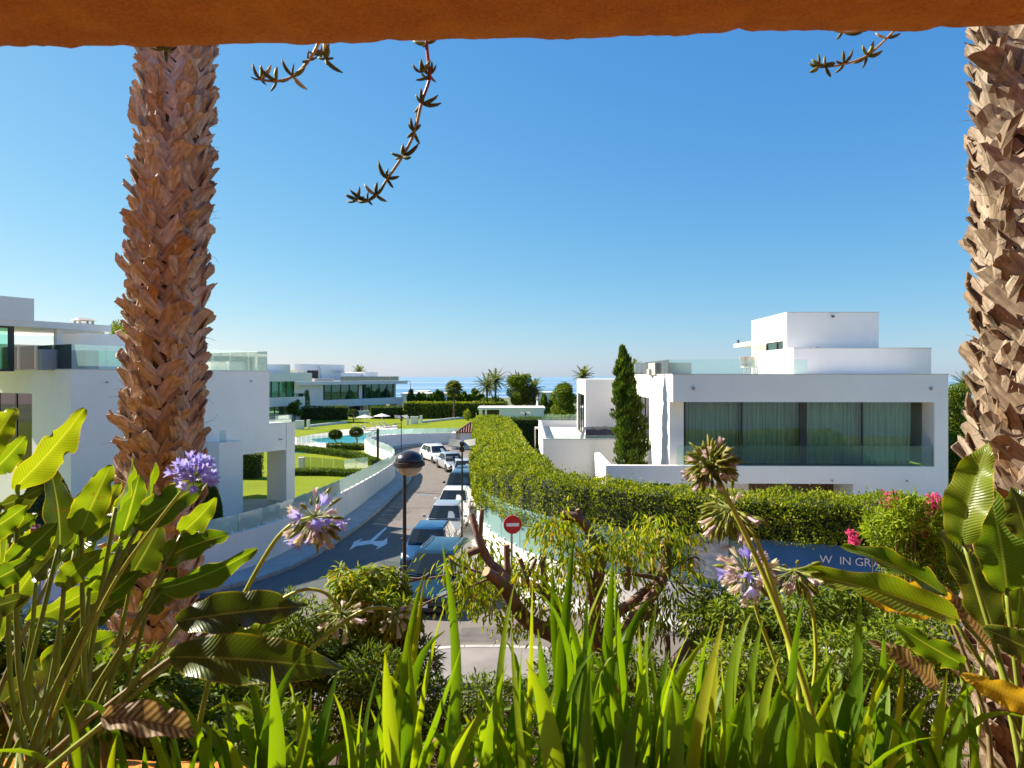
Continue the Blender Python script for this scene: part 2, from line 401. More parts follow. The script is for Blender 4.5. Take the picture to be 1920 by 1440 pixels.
kerb_run(lk_in, -.16, .95); kerb_run(rk_in, .15, 1.0, 60); kerb_run(NK, .16, 1.0)
# storm drain in the corner pavement
mb = MB(); q = P(392, 1094, 22.2); mb.box(q.x-.55, q.x+.35, 21.45, 21.95, zroad(21.5)+.134, zroad(21.5)+.142); mb.build('drain_cover', simple('cast_iron', (.03,.027,.025), .6), None)
bpy.data.objects['drain_cover']['kind'] = 'structure'
# near garden bed below the balcony
mb = MB(); mb.grid([[(x, y, .16+.25*math.sin(x*1.3+y)*.3+(.5 if y < 6 else 0)) for x in range(-40, 41, 4)] for y in (2.3, 6, 9, 11.5, 13.0, 14.2)])
structure(mb.build('garden_bed', M['soil']))
# painted arrow on the road (two turn heads on one stem)
def gpt(u, v): Y = 7.25*F/(v-HV); return (GX(u, Y), Y)
def gz(u, v, dz=.006):
    Y = 30.0
    for _ in range(6): Y = (CZ-zroad(Y))*F/(v-HV)
    return Vector((GX(u, Y), Y, zroad(Y)+dz))
mk = thing('road_arrow', 'white painted turn arrow with two heads on the asphalt by the lamp post', 'road marking', gz(698, 1014, 0))
def mark(pl): 
    pts = [gz(u, v) for u, v in pl]; c = MB(); c.add(pts, [tuple(range(len(pts)))]); return c
mark([(726.5,989.5),(722,989.5),(694,1013),(701,1015)]).build('stem', M['paint'], mk, world=True)
mark([(701,1015),(694,1013),(681,1014.5),(672,1017),(681,1009),(664,1016),(655,1032),(668,1024),(697,1020)]).build('arrow_head', M['paint'], mk, world=True)
mark([(701,1015),(697,1020),(709,1025),(704,1031),(726,1020),(726,1008),(719,1014)]).build('arrow_head', M['paint'], mk, world=True)

# ------------------------------------------------------------------ lawns
def zlawn(x, y): 
    t = min(max((y-36)/24, 0), 1); return .4-.65*t
_wl = offset(resample(WL, .5), .16); _wy = np.array([p.y for p in _wl]); _wx = np.array([p.x for p in _wl])
_k = int(np.argmax(_wy)); _wy, _wx = _wy[:_k+1], _wx[:_k+1]
mb = MB(); rows = []
for y in list(np.arange(18.4, 81, 1.5))+[81.0, 81.8, 90, 100, 121]:
    xr = float(np.interp(y, _wy, _wx)) if y < 81.3 else 4.0
    rows.append([(xr+(-110-xr)*t, y, zlawn(0, y)) for t in (0, .1, .25, .5, 1)])
mb.grid([r[::-1] for r in rows]); lawn = structure(mb.build('lawn', M['lawn']))
inr = offset(resample(WR, 1.0), -.15)
poly = [(p.x, p.y) for p in reversed(inr)]+[(60, 15),(60, 98),(2, 98),(-3.2,72)]
mb = MB(); mb.sheet(poly[::-1], lambda x, y: .35); structure(mb.build('lawn', M['lawn']))
mb = MB(); mb.sheet([(3.2,22.6),(30,18.5),(30,29.5),(3.2,30.5)], .356); structure(mb.build('bounce_paving', simple('pale_bounce_paving', (.58,.53,.46), .8, .08, 1.0)))  # unseen pale ground, added to bounce warm sunlight onto the shaded facade

# ------------------------------------------------------------------ boundary walls with glass on top
def interp(tbl, y):
    if y <= tbl[0][0]: return tbl[0][1]
    for (a, p), (b, q) in zip(tbl, tbl[1:]):
        if y <= b: return p+(q-p)*(y-a)/(b-a)
    return tbl[-1][1]
def boundary(label, path, side, ztop, gh, glass, thick=.22, panel=1.35, gshift=.05, skip=lambda p: False):
    """white wall along path (its road-side face), glass panels in small clamps on its top"""
    t = thing('garden_wall', label, 'wall', (path[0].x, path[0].y, 0))
    pts = resample(path, .5); bk = offset(pts, side*thick)
    o = strip('wall', pts, bk, lambda p: -1.4, lambda p: ztop(p), M['garden_wall']); 
    o.parent = t; o.matrix_parent_inverse = Matrix.Translation((-path[0].x, -path[0].y, 0))
    gp = resample(offset(path, side*(gshift+.012)), panel); gq = offset(gp, side*.016)
    clamp = MB().box(-.03, .03, -.04, .04, -.02, .10).mesh('bracket', M['metal_white'])
    for i in range(len(gp)-1):
        if skip(gp[i]): continue
        a, b, c, d = gp[i].lerp(gp[i+1], .012), gp[i].lerp(gp[i+1], .988), gq[i].lerp(gq[i+1], .988), gq[i].lerp(gq[i+1], .012)
        zb = max(ztop(gp[i]), ztop(gp[i+1]))+.03; h = gh(gp[i])
        poly = [a, b, c, d] if side > 0 else [d, c, b, a]
        MB().prism(poly, zb, zb+h).build('glass_panel', glass, t, world=True)
        for s in (.2, .8):
            e = gp[i].lerp(gp[i+1], s); ang = math.atan2(gp[i+1].y-gp[i].y, gp[i+1].x-gp[i].x)
            link('bracket', clamp, t, (e.x-path[0].x, e.y-path[0].y, zb-.03), (0, 0, ang))
    return t
M['metal_white'] = simple('white_metal', (.7,.7,.68), .4, .1)
TL = [(19,1.25),(25,1.30),(36.7,.9),(46,.5),(54,.28),(62,.62),(66,.78),(72,.7),(80,.3),(82,.28)]
boundary('long curved white garden wall with etched glass panels along the far kerb', WL, 1, lambda p: interp(TL, p.y), lambda p: .64 if p.y < 50 else .55, M['wall_glass'])
TR = [(14,1.15),(28,1.1),(40,.8),(72,.1)]
boundary('white wall with teal etched glass under the big clipped hedge', WR, -1, lambda p: interp(TR, p.y), lambda p: 1.35, M['teal_glass'], panel=1.6)

# ------------------------------------------------------------------ hedges
M['hedge'] = leaf_mat('hedge_leaf', [(0,(.09,.15,.008)),(.35,(.18,.245,.010)),(.7,(.29,.33,.014)),(1,(.40,.39,.03))], (1.15,1.15,.4), .42, .55)
M['hedge_dark'] = leaf_mat('dark_hedge_leaf', [(0,(.045,.09,.010)),(.5,(.085,.14,.012)),(1,(.15,.19,.015))], (1.1,1.2,.4), .35, .55)
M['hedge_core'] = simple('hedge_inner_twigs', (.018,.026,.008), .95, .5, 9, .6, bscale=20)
def hedge(name, label, path, hw, z0, z1, dens, L, W, mat, seed=1, bumpy=.10, group=None, faces=(1,1,1), core_z0=9.0):
    """clipped hedge over a plan path; z0, z1 functions of the point"""
    t = thing(name, label, 'hedge', (path[0].x, path[0].y, z0(path[0])), 0, group)
    pts = resample(path, .5); r = np.random.default_rng(seed)
    A = np.array([(p.x, p.y, 0) for p in pts]); T = unit(np.gradient(A, axis=0)); S = np.stack([-T[:, 1], T[:, 0], T[:, 2]], 1)
    Z0 = np.array([z0(p) for p in pts]); Z1 = np.array([z1(p) for p in pts])
    seg = np.linalg.norm(np.diff(A, axis=0), axis=1); cum = np.concatenate([[0], np.cumsum(seg)]); LEN = cum[-1]
    hgt = float(np.mean(Z1-Z0)); per = np.array([hgt*faces[0], 2*hw*faces[1], hgt*faces[2], .0]); 
    n = int(LEN*per.sum()*dens)
    s = r.uniform(0, LEN, n); fc = r.choice(3, n, p=per[:3]/per[:3].sum()); a = r.uniform(0, 1, n)
    ne = int(2*hw*hgt*dens*1.0)
    def at(X): return np.stack([np.interp(s, cum, X[:, k]) for k in range(3)], 1)
    c, sd, tg = at(A), unit(at(S)), unit(at(T)); zz0 = np.interp(s, cum, Z0); zz1 = np.interp(s, cum, Z1)
    off = np.where(fc == 0, hw, np.where(fc == 2, -hw, (2*a-1)*hw)); z = np.where(fc == 1, zz1, zz0+(zz1-zz0)*a)
    # round the top edges
    e = np.clip((z-(zz1-.28))/.28, 0, 1); off = np.where(fc != 1, off*(1-.16*e*e), off)
    e2 = np.clip((np.abs(off)-(hw-.28))/.28, 0, 1); z = np.where(fc == 1, z-.14*e2*e2, z)
    nrm = np.where((fc == 1)[:, None], np.array([0,0,1.0]), sd*np.sign(off)[:, None])
    Pt = c+sd*off[:, None]; Pt[:, 2] = z
    # the two ends
    for k, sg in ((0, -1), (-1, 1)):
        oe = r.uniform(-hw, hw, ne); ze = r.uniform(Z0[k], Z1[k], ne)
        Pe = A[k]+S[k]*oe[:, None]; Pe[:, 2] = ze; Pt = np.concatenate([Pt, Pe]); nrm = np.concatenate([nrm, np.repeat(T[k][None]*sg, ne, 0)])
    d = nz(Pt, 1.6, seed)*bumpy+nz(Pt, 5, seed+1)*bumpy*.5+r.normal(0, .035, len(Pt))-np.abs(r.normal(0, .06, len(Pt)))
    tall = r.uniform(0, 1, len(Pt)) < .03; d = np.where(tall & (nrm[:, 2] > .5), d+r.uniform(.05, .22, len(Pt)), d)
    Pt = Pt+nrm*d[:, None]
    D = nrm*.6+r.normal(0, .55, Pt.shape)+np.array([0,0,.35]); N = nrm+r.normal(0, .5, Pt.shape)
    V, Fq = leaves(Pt, D, N, L*r.uniform(.6, 1.25, len(Pt)), W*r.uniform(.6, 1.2, len(Pt)))
    V = V-np.array([path[0].x, path[0].y, z0(path[0])])
    link('foliage', npmesh('foliage', V, Fq, mat), t, kind='stuff')
    k = .10; cp = pts
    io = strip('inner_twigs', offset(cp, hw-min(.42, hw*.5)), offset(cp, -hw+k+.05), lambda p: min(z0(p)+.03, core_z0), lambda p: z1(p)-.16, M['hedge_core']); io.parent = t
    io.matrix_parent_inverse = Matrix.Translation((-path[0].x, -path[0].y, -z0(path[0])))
    return t
hp = offset(resample(WR, .5), -.72); hp = [p for p in hp if p.y < 62 and p.x < 19]
HT = [(14,3.75),(22,3.66),(30,3.55),(62,3.4)]
near = [p for p in hp if p.y < 28.5]; far = [p for p in offset(resample(WR, .5), -1.28) if 26.8 <= p.y < 62]
hedge('clipped_hedge', 'big bushy yellow-green hedge over teal glass in front of the white villa', near, .92, lambda p: 1.98+.60*min(max((p.x-4.2)/2.6, 0), 1), lambda p: interp(HT, p.y), 520, .085, .055, M['hedge'], 3, .20, core_z0=.3)
hedge('clipped_hedge', 'long clipped yellow-green hedge beside the row of parked cars', far, 1.48, lambda p: 1.72 if p.y < 34 else 1.45, lambda p: interp(HT, p.y)-.02, 260, .12, .08, M['hedge'], 4, .18, core_z0=.3)
hedge('clipped_hedge', 'dark hedge closing the shaded lawn behind the white terrace', [Vector((-1.7, 60.5, 0)), Vector((4.5, 60.2, 0))], .7, lambda p: .35, lambda p: 3.35, 130, .14, .10, M['hedge_dark'], 5, .08)
def Vl(*a): return [Vector((x, y, 0)) for x, y in a]
zl = lambda p: zlawn(p.x, p.y)
hedge('low_hedge', 'low box hedge across the near lawn behind the curved wall', Vl((GX(545, 47.5), 47.9), (GX(610, 47.8), 47.8), (GX(676, 47.0), 46.8)), .32, zl, lambda p: zl(p)+.45, 420, .10, .07, M['hedge_dark'], 6, .05)
hedge('low_hedge', 'low box hedge between the far lawn and the pool terrace', catmull([(GX(545,66),66.3,0),(GX(600,64),64,0),(GX(665,60),60.2,0),(GX(690,57),56.6,0),(GX(706,54.5),54.2,0)], 5), .4, zl, lambda p: zl(p)+.55, 330, .12, .08, M['hedge_dark'], 7, .06)
hedge('low_hedge', 'short low hedge under the two lollipop trees by the pool', Vl((GX(612,67.5), 68.0), (GX(684,67), 67.2)), .45, zl, lambda p: zl(p)+.6, 300, .12, .08, M['hedge_dark'], 8, .06)
hedge('clipped_hedge', 'tall straight dark hedge at the far end of the lawn', Vl((GX(758,119), 119), (GX(950,119), 119)), .8, zl, lambda p: zl(p)+2.75, 40, .26, .18, M['hedge'], 9, .08)
hedge('clipped_hedge', 'dark hedge in front of the distant glazed villa', Vl((GX(566,112), 112), (GX(650,116), 116)), .7, zl, lambda p: zl(p)+2.2, 45, .24, .17, M['hedge_dark'], 10, .08)
hedge('clipped_hedge', 'dark hedge behind the two white parasols', Vl((GX(695,118), 118), (GX(757,119.5), 119.5)), .7, zl, lambda p: zl(p)+2.0, 45, .24, .17, M['hedge_dark'], 12, .08)
hedge('clipped_hedge', 'dark green hedge seen under the overhang of the near villa', Vl((-24.5, 47.0), (GX(487, 46.4), 46.4)), .6, zl, lambda p: zl(p)+1.75, 160, .12, .09, M['hedge_dark'], 13, .06)
# ------------------------------------------------------------------ villas
class Fr:
    """local frame of a building: origin and heading in plan; x along the facade, y into the building"""
    def __init__(s, ox, oy, ang): s.o = (ox, oy); s.a = ang; s.c = math.cos(ang); s.s = math.sin(ang)
    def w(s, x, y): return (s.o[0]+x*s.c-y*s.s, s.o[1]+x*s.s+y*s.c)
    def x(s, u, y):
        k = (u-CU)/F
        return (k*(s.o[1]+y*s.c)-s.o[0]+y*s.s)/(s.c-k*s.s)
    def y(s, u, x):
        k = (u-CU)/F
        return (s.o[0]+x*s.c-k*(s.o[1]+x*s.s))/(s.s+k*s.c)
    def z(s, v, x, y): return CZ-(v-HV)/F*s.w(x, y)[1]
    def loc(s, z=0): return (s.o[0], s.o[1], z)
def curtain(parent, x0, x1, y, z0, z1, mat, seed=0, pitch=.21, amp=.125):
    r = random.Random(seed); n = int((x1-x0)/pitch*6); rows = [[], [], [], []]
    ph = 0; w = 1
    for i in range(n+1):
        x = x0+(x1-x0)*i/n; ph += 2*math.pi/6*(1+.25*math.sin(x*2.3+seed)); 
        a = amp*(.7+.5*math.sin(x*1.7+seed*2))*math.sin(ph)
        for k, z in enumerate((z0, z0+(z1-z0)*.4, z0+(z1-z0)*.8, z1)):
            rows[k].append((x+.03*math.sin(x*3+k), y+a*(1.1-.18*k)+.02*math.sin(x*5+k), z))
    mb = MB().grid(rows); return mb.build('curtain', mat, parent, smooth=True)
def window_x(parent, xs, y, z0, z1, frame=.05, glass=None, mull=None, deep=.08):
    """window band facing -y: xs = pane edges; each pane its own object"""
    w = MB(); h = frame
    w.box(xs[0]-h, xs[-1]+h, y, y+deep, z1, z1+h); w.box(xs[0]-h, xs[-1]+h, y, y+deep, z0-h, z0)
    for i, x in enumerate(xs):
        t = (mull or {}).get(i, h); w.box(x-t, x+t, y, y+deep, z0, z1)
    wo = w.build('window_frame', M['frame'], parent)
    for i in range(len(xs)-1):
        a = xs[i]+(mull or {}).get(i, h); b = xs[i+1]-(mull or {}).get(i+1, h)
        MB().box(a, b, y+.03, y+.045, z0, z1).build('pane', glass or M['window_glass'], wo)
    return wo
def window_y(parent, x, ys, z0, z1, frame=.05, glass=None, deep=.08):
    """window band facing -x"""
    w = MB(); h = frame
    w.box(x, x+deep, ys[0]-h, ys[-1]+h, z1, z1+h); w.box(x, x+deep, ys[0]-h, ys[-1]+h, z0-h, z0)
    for yy in ys: w.box(x, x+deep, yy-h, yy+h, z0, z1)
    wo = w.build('window_frame', M['frame'], parent)
    for i in range(len(ys)-1): MB().box(x+.03, x+.045, ys[i]+h, ys[i+1]-h, z0, z1).build('pane', glass or M['window_glass'], wo)
    return wo
def rail_x(parent, x0, x1, y, z0, z1, step=1.5, n=None):
    n = n or max(1, round((x1-x0)/step))
    for i in range(n):
        a = x0+(x1-x0)*i/n+.008; b = x0+(x1-x0)*(i+1)/n-.008
        MB().box(a, b, y, y+.018, z0, z1).build('glass_panel', M['rail_glass'], parent)
def rail_y(parent, x, y0, y1, z0, z1, step=1.5):
    n = max(1, round((y1-y0)/step))
    for i in range(n):
        a = y0+(y1-y0)*i/n+.008; b = y0+(y1-y0)*(i+1)/n-.008
        MB().box(x, x+.018, a, b, z0, z1).build('glass_panel', M['rail_glass'], parent)
M['curtain'] = simple('pale_curtain', (.54,.62,.48), .9, .38, 2.2, stretch=(6,6,.12))  # vertical streaks paint extra pleat shading into the cloth colour
M['curtain_far'] = simple('green_grey_curtain', (.50,.66,.58), .9, .2, 1.0, stretch=(5,5,.3))
M['tarp'] = simple('black_tarpaulin', (.02,.02,.022), .4, .3, 3, .5, bscale=6, dist=.05)
M['tile_floor'] = simple('pale_terrace_tiles', (.62,.57,.50), .75, .06, 1.2)

# ---- right-hand villa
R = Fr(6.6, 28.0, math.radians(-1.4))
rv = thing('white_villa', 'white flat-roofed villa with wide curtained windows and stacked roof boxes behind the hedge', 'house', R.loc(), R.a)
X1 = R.x(1778, 0); XR = R.x(1752, 0)
zb = [R.z(907, 5, 0), R.z(874, 5, 0), R.z(754, 5, 0), R.z(703, 0, 0)]
D = 11.2
w_ = MB()
w_.box(0, X1, 0, D, zb[2], zb[3])                      # roof band
w_.box(R.x(1136, 0), X1, 0, .30, zb[0], zb[1])         # low parapet band, runs on to the left
w_.box(0.0, XR-.002, .302, D, zb[0]+.05, zb[1]-.12)         # first floor slab
w_.box(XR, X1, 0.002, D, zb[1], zb[2])                    # right leg
w_.box(.02, .62, .82, 1.0, zb[1]-.12, zb[2])           # wall left of the glazing
SY = [R.y(1217, 0), R.y(1197, 0)]
w_.box(.02, .26, 1.0, SY[0], zb[1]-.12, zb[2]); w_.box(.02, .26, SY[1], D, zb[1]-.12, zb[2])
w_.box(.02, .26, SY[0], SY[1], R.z(745, 0, SY[0]), zb[2]); w_.box(.02, .26, SY[0], SY[1], zb[1]-.12, 3.7)
w_.box(.26, XR, D-.25, D, zb[0], zb[2])
xa = R.x(1136, 0); ya = R.y(1115, xa)
w_.box(xa, xa+.26, .302, ya, .3, zb[1]-.003); w_.box(xa, xa+.26, .05, .302, .3, zb[0]-.003)      # left return of the parapet
w_.box(R.x(1600, .02), X1-.01, .03, D-1, .3, zb[0]-.003)   # ground floor block
w_.box(.3, R.x(1600, 1.8), 1.9, 2.1, .3, zb[0]+.05)
w_.build('wall', M['white'], rv)
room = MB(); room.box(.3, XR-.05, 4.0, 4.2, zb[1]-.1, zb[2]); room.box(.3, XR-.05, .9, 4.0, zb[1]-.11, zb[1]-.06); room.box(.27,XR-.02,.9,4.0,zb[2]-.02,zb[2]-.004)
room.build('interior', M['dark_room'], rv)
gx = [R.x(u, .86) for u in (1284, 1391, 1506, 1617, 1731)]
window_x(rv, gx, .86, zb[1]-.02, zb[2]-.03, .035, M['window_glass'], {2: .15, 0: .02, 4: .02})
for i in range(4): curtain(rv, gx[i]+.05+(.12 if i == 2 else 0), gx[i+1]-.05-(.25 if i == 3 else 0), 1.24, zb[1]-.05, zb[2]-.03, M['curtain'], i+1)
rail_x(rv, R.x(1268, .06), XR-.02, .06, zb[1]+.0, zb[1]+.82, 1.55)
wd = MB(); n_ = 22; x0_, x1_ = R.x(1405, 1.8), R.x(1592, 1.8)
for i in range(n_):
    a = x0_+(x1_-x0_)*i/n_
    MB().box(a+.01, x0_+(x1_-x0_)*(i+1)/n_-.01, 1.84, 1.895, .6, zb[0]-.02).build('cladding_board', M['wood'], rv)
window_y(rv, .06, [SY[0], (SY[0]+SY[1])/2, SY[1]], 3.72, R.z(745, 0, SY[0]), .05, M['window_glass'])
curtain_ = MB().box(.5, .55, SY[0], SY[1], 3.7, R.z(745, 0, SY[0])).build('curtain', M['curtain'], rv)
# terrace and the annex on the left
yw = R.y(1219, 0.0); xl = R.x(1018, yw); zt = R.z(824.5, xl, yw)
yb = R.y(1015, xl) if False else 20.0
t_ = MB(); t_.box(xl, -.002, yw, yw+.22, .3, zt); t_.box(xl, xl+.22, yw+.22, yb, .3, zt); t_.box(xl+.22, 0, yb-.22, yb, .3, zt)
t_.build('terrace_wall', M['white'], rv)
MB().box(xl+.22, .0, yw+.22, yb-.22, zt-.55, zt-.42).build('terrace_floor', M['tile_floor'], rv)
ax0 = R.x(1098, 10.2); az = R.z(711, ax0, 10.2); ay1 = R.y(1082, ax0)
a_ = MB(); a_.box(ax0, 0, 10.2, 10.4, zt-.42, az-.3); a_.box(ax0, .1, 10.2, ay1, az-.3, az)
a_.box(ax0, ax0+.2, 10.4, 11.0, zt-.42, az-.3); a_.box(ax0, ax0+.2, ay1-.5, ay1, zt-.42, az-.3); a_.box(ax0+.2, .0, ay1-.2, ay1, zt-.42, az-.3)
a_.box(ax0, ax0+.2, 11.0, ay1-.5, az-.9, az-.3)
a_.build('annex_wall', M['white'], rv)
window_y(rv, ax0+.06, [11.05, 12.6, (12.6+ay1-.55)/2, ay1-.55], zt-.36, az-.95, .05, M['window_glass'])
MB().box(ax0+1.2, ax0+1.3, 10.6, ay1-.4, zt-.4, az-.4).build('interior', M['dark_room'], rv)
MB().box(R.x(1145, 10.18), R.x(1151, 10.18), 10.16, 10.2, R.z(770, ax0, 10.2), R.z(766, ax0, 10.2)).build('wall_lamp', M['frame'], rv)
rail_x(rv, xl+.25, -1.2, yw+.06, zt-.02, zt+.22, 1.6); rail_x(rv, xl+.2, 2.2, yb-.12, zt, zt+.42, 1.6)
# roof terrace boxes
Y0 = 3.0; lx0 = R.x(1488, Y0); lx1 = R.x(1746, Y0); lz = R.z(654, lx0, Y0); ly1 = R.y(1420.5, lx0)
b_ = MB(); b_.box(lx0, lx1, Y0, ly1, zb[3], lz)
Y2 = 5.0; ux0 = R.x(1475, Y2); ux1 = R.x(1647.5, Y2); uz = R.z(587, ux0, Y2); uy1 = R.y(1409, ux0); uz0 = R.z(638, ux0, Y2)
b_.box(ux0, ux1, Y2, Y2+.25, zb[3], uz0); b_.box(ux1-.25, ux1, Y2+.25, uy1, zb[3], uz0); b_.box(ux0, ux1-.25, uy1-.2, uy1, zb[3], uz0); b_.box(ux0, ux1, Y2, uy1, uz0, uz)
b_.box(ux0, ux0+.2, Y2+.25, Y2+.45, zb[3], uz0)
b_.build('roof_box', M['white'], rv)
uy2 = R.y(1376, ux0); MB().box(ux0+.002, ux1-.5, uy1, uy2, uz0, uz0+.22).build('canopy_slab', M['white'], rv)
window_y(rv, ux0+.05, [Y2+.5, Y2+1.5, R.y(1435, ux0)], lz-.05, uz0-.06, .05, M['far_glass'])
MB().box(ux0+1.5, ux0+1.6, Y2+.3, uy1-.3, zb[3], uz0).build('interior', M['grey_render'], rv)
MB().lathe([(.05,0),(.07,.04),(.05,.14),(.09,.2),(.02,.24)], 8, (ux0+.2, uy2-.2, uz0+.22)).build('roof_finial', M['frame'], rv)
rail_x(rv, .05, lx0-.1, 1.2, zb[3], zb[3]+.66, 1.7); rail_y(rv, .06, 1.2, D-.4, zb[3], zb[3]+.66, 1.7)
MB().box(R.x(1228, 3.5), R.x(1297, 3.5), 3.5, 5.2, zb[3], R.z(680, 2, 3.5)).build('outdoor_kitchen', M['beige_render'], rv)
MB().box(R.x(1216, 4.5), R.x(1229, 4.5), 4.4, 5.0, zb[3], R.z(692, 2, 4.5)).build('planter_box', M['beige_render'], rv)
for (u, y, v) in ((1561, Y2, 592),): 
    q = R.x(u, y); MB().box(q-.05, q+.05, y-.12, y, R.z(v+3, q, y), R.z(v, q, y)).build('wall_lamp', M['frame'], rv)
q = R.x(1538, Y0); MB().box(q-.1, q+.1, Y0+.3, Y0+.5, lz, lz+.1).build('vent_cap', M['metal_grey'], rv)
for uu in (1401, 1410):     # pale chairs on the roof
    q = R.x(uu, 6.5); ch = thing('terrace_chair', 'pale slatted chair on the villa roof terrace, %s' % ('beside the white roof box' if uu == 1410 else 'the one away from the box'), 'chair', (*R.w(q, 6.5), zb[3]), R.a, 'chairs on the villa roof')
    MB().box(-.25,.25,-.25,.25,.38,.44).build('seat', M['beige_render'], ch)
    for k in range(5): MB().add([(-.25+k*.1,.22,.42),(-.17+k*.1,.22,.42),(-.16+k*.1,.36,.95),(-.26+k*.1,.36,.95),(-.25+k*.1,.25,.42),(-.17+k*.1,.25,.42),(-.16+k*.1,.39,.95),(-.26+k*.1,.39,.95)], [(0,1,2,3),(7,6,5,4),(0,4,5,1),(3,2,6,7),(0,3,7,4),(1,5,6,2)]).build('back_slat', M['beige_render'], ch)
    for sx in (-.22,.22):
        for sy in (-.22,.22): MB().box(sx-.02,sx+.02,sy-.02,sy+.02,0,.38).build('leg', M['metal_grey'], ch)
def coping(par, x0, x1, y0, y1, z, h=.045, o=.022):
    MB().box(x0-o, x1+o, y0-o, y0+.16, z+.001, z+h).build('coping', M['coping'], par); MB().box(x0-o, x0+.16, y0+.16, y1, z+.001, z+h).build('coping', M['coping'], par)
M['coping'] = simple('pale_metal_coping', (.60,.59,.57), .5, .08, 3)
coping(rv, 0, X1, 0, D, zb[3]); coping(rv, lx0, lx1, Y0, ly1, lz); coping(rv, ux0, ux1, Y2, uy1, uz); coping(rv, xl, -.06, yw, yb-.25, zt)
for u_ in (1330, 1560, 1700):
    q = R.x(u_, 0); MB().tube([(q, -.10, zb[0]+.12), (q, .02, zb[0]+.14)], .03, 10).build('drain_spout', M['metal_grey'], rv)
for u_ in (1300, 1745):
    q = R.x(u_, 0); MB().cbox(q-.05, q+.05, -.07, -.001, zb[2]+.5, zb[2]+.62, .015).build('wall_lamp', M['metal_grey'], rv)
# covered hot tub on the terrace: tarpaulin draped over a box
tb = thing('covered_furniture', 'low garden furniture under a black tarpaulin on the white terrace', 'cover', (*R.w(R.x(1132, 8.6), 8.6), zt-.42), R.a)
mb = MB(); rows = []
for i in range(15):
    row = []
    for j in range(9):
        x = (i/14-.5)*2.4; y = (j/8-.5)*1.9; ed = min(i, 14-i, (j)*1.5, (8-j)*1.5)
        z = .78 if ed >= 2 else (.72 if ed >= 1 else 0.0)
        row.append((x*(1.0 if ed >= 1 else 1.04), y*(1 if ed >= 1 else 1.04), max(0, z+.03*math.sin(i*1.9+j)*(ed > 0)+.02*math.sin(j*2.7-i))))
    rows.append(row)
mb.grid(rows).build('tarpaulin', M['tarp'], tb, smooth=40)

# ---- near left villa
ANG = math.atan2(.858, .513)
B0 = (-13.6, 33.0)
L0 = Fr(B0[0], B0[1], ANG)
xA = L0.x(133, 0); L1 = Fr(*L0.w(xA, 0), ANG)
lv = thing('white_villa', 'near white villa with glass-railed roof terrace behind the shaggy palm trunk', 'house', L1.loc(), ANG)
x433, x505, x537, x553, x390 = (L1.x(u, 0) for u in (433, 505, 537, 553, 388))
zt1 = 7.26; z2 = L1.z(796, x505, 0); z3 = L1.z(855, x433, 0); DL = 7.5
w_ = MB()
XW = [L1.y(60, 0), L1.y(-60, 0)]      # window in the end wall (facing -x): y range
w_.box(0, x433, 0, .3, -1, zt1-.002)             # long wall, solid part
w_.box(x433, x505, 0, .3, z3, zt1-.002); w_.box(x505, x553, 0, .3, z3, z2)
w_.box(.3, x505, .3, 14, zt1-.45, zt1-.004)      # roof slab
w_.box(x505, x553, .3, DL, z2-.35, z2-.002); w_.box(x505-.3, x505, .3, DL, z2, zt1-.45)
w_.box(x433, x553, .3, DL, z3, z3+.3); w_.box(x553-.3, x553, .3, DL, z3+.3, z2-.35); w_.box(x433, x433+.3, .3, DL, -1, z3)
w_.box(x537, x553-.002, .01, 1.5, -.6, z3-.002)          # end pillar
zw1, zw0 = L1.z(738, 0, XW[0]), L1.z(880, 0, XW[0])
w_.box(0, .3, .3, XW[0], -1, zt1-.002); w_.box(0, .3, XW[0], 14, zw1, zt1-.002); w_.box(0, .3, XW[0], 14, -1, zw0); w_.box(0, .3, XW[1]+.0, 14, zw0, zw1)
w_.build('wall', M['white'], lv)
MB().box(x390, x433-.01, -.9, -.001, -.6, L1.z(826, x433, -.9)).build('balcony_block', M['white'], lv)
rail_x(lv, x390+.05, L1.x(424, -.85), -.85, L1.z(825, x433, -.9), L1.z(804, x433, -.9), 3)
yy = [XW[0]+.05, XW[0]+1.6, XW[0]+3.2, XW[1]-.05]
window_y(lv, .1, yy, zw0, zw1, .06, M['window_glass'])
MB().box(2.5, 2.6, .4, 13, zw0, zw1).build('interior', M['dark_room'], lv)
# roof terrace rail, top storey, canopy
n_ = 12
rail_x(lv, .06, x505-.06, .08, zt1, zt1+1.02, 1.35); rail_y(lv, x505-.08, .1, 6, zt1, zt1+1.02, 1.5); rail_y(lv, .06, .1, 6, zt1, zt1+1.02, 1.5)
rail_x(lv, x505+.1, L1.x(547, .1), .10, z2, z2+.42, 1.6); rail_y(lv, x553-.12, .12, 4, z2, z2+.42, 1.5)
S = 2.6
sx0 = L1.x(64, S); zc = [L1.z(612, sx0, S), L1.z(604, sx0, S), L1.z(560, sx0, S)]
u_ = MB(); u_.box(sx0-9, sx0, S, S+7, zc[1], zc[2]); u_.build('roof_box', M['white'], lv)
sxc = L1.x(210, S); c_ = MB().box(sx0-4, sxc, S+.05, S+6.5, zc[0]-.03, zc[0]+.24); c_.build('canopy_slab', M['white'], lv)
sxp = L1.x(112, S+.3); MB().box(sxp-.12, sxp+.12, S+.3, S+.55, zt1, zc[0]-.03).build('canopy_post', M['white'], lv)
sg = L1.x(30, S+.2); window_x(lv, [sg-6, sg-3.6, sg-1.8, sg-.12], S+.3, zt1+.05, zc[0]-.1, .1, M['far_glass'])
MB().box(sg-6.1, sg, S+1.6, S+1.8, zt1, zc[0]-.05).build('interior', M['curtain_far'], lv)
MB().box(sg+.1, sx0+5, S+4.0, S+4.2, zt1, zc[0]-.05-.55).build('rear_parapet', M['white'], lv)
MB().box(L1.x(115, 6), L1.x(330, 6), 6, 6.2, zt1, L1.z(634, 9, 6)).build('rear_parapet', M['white'], lv)
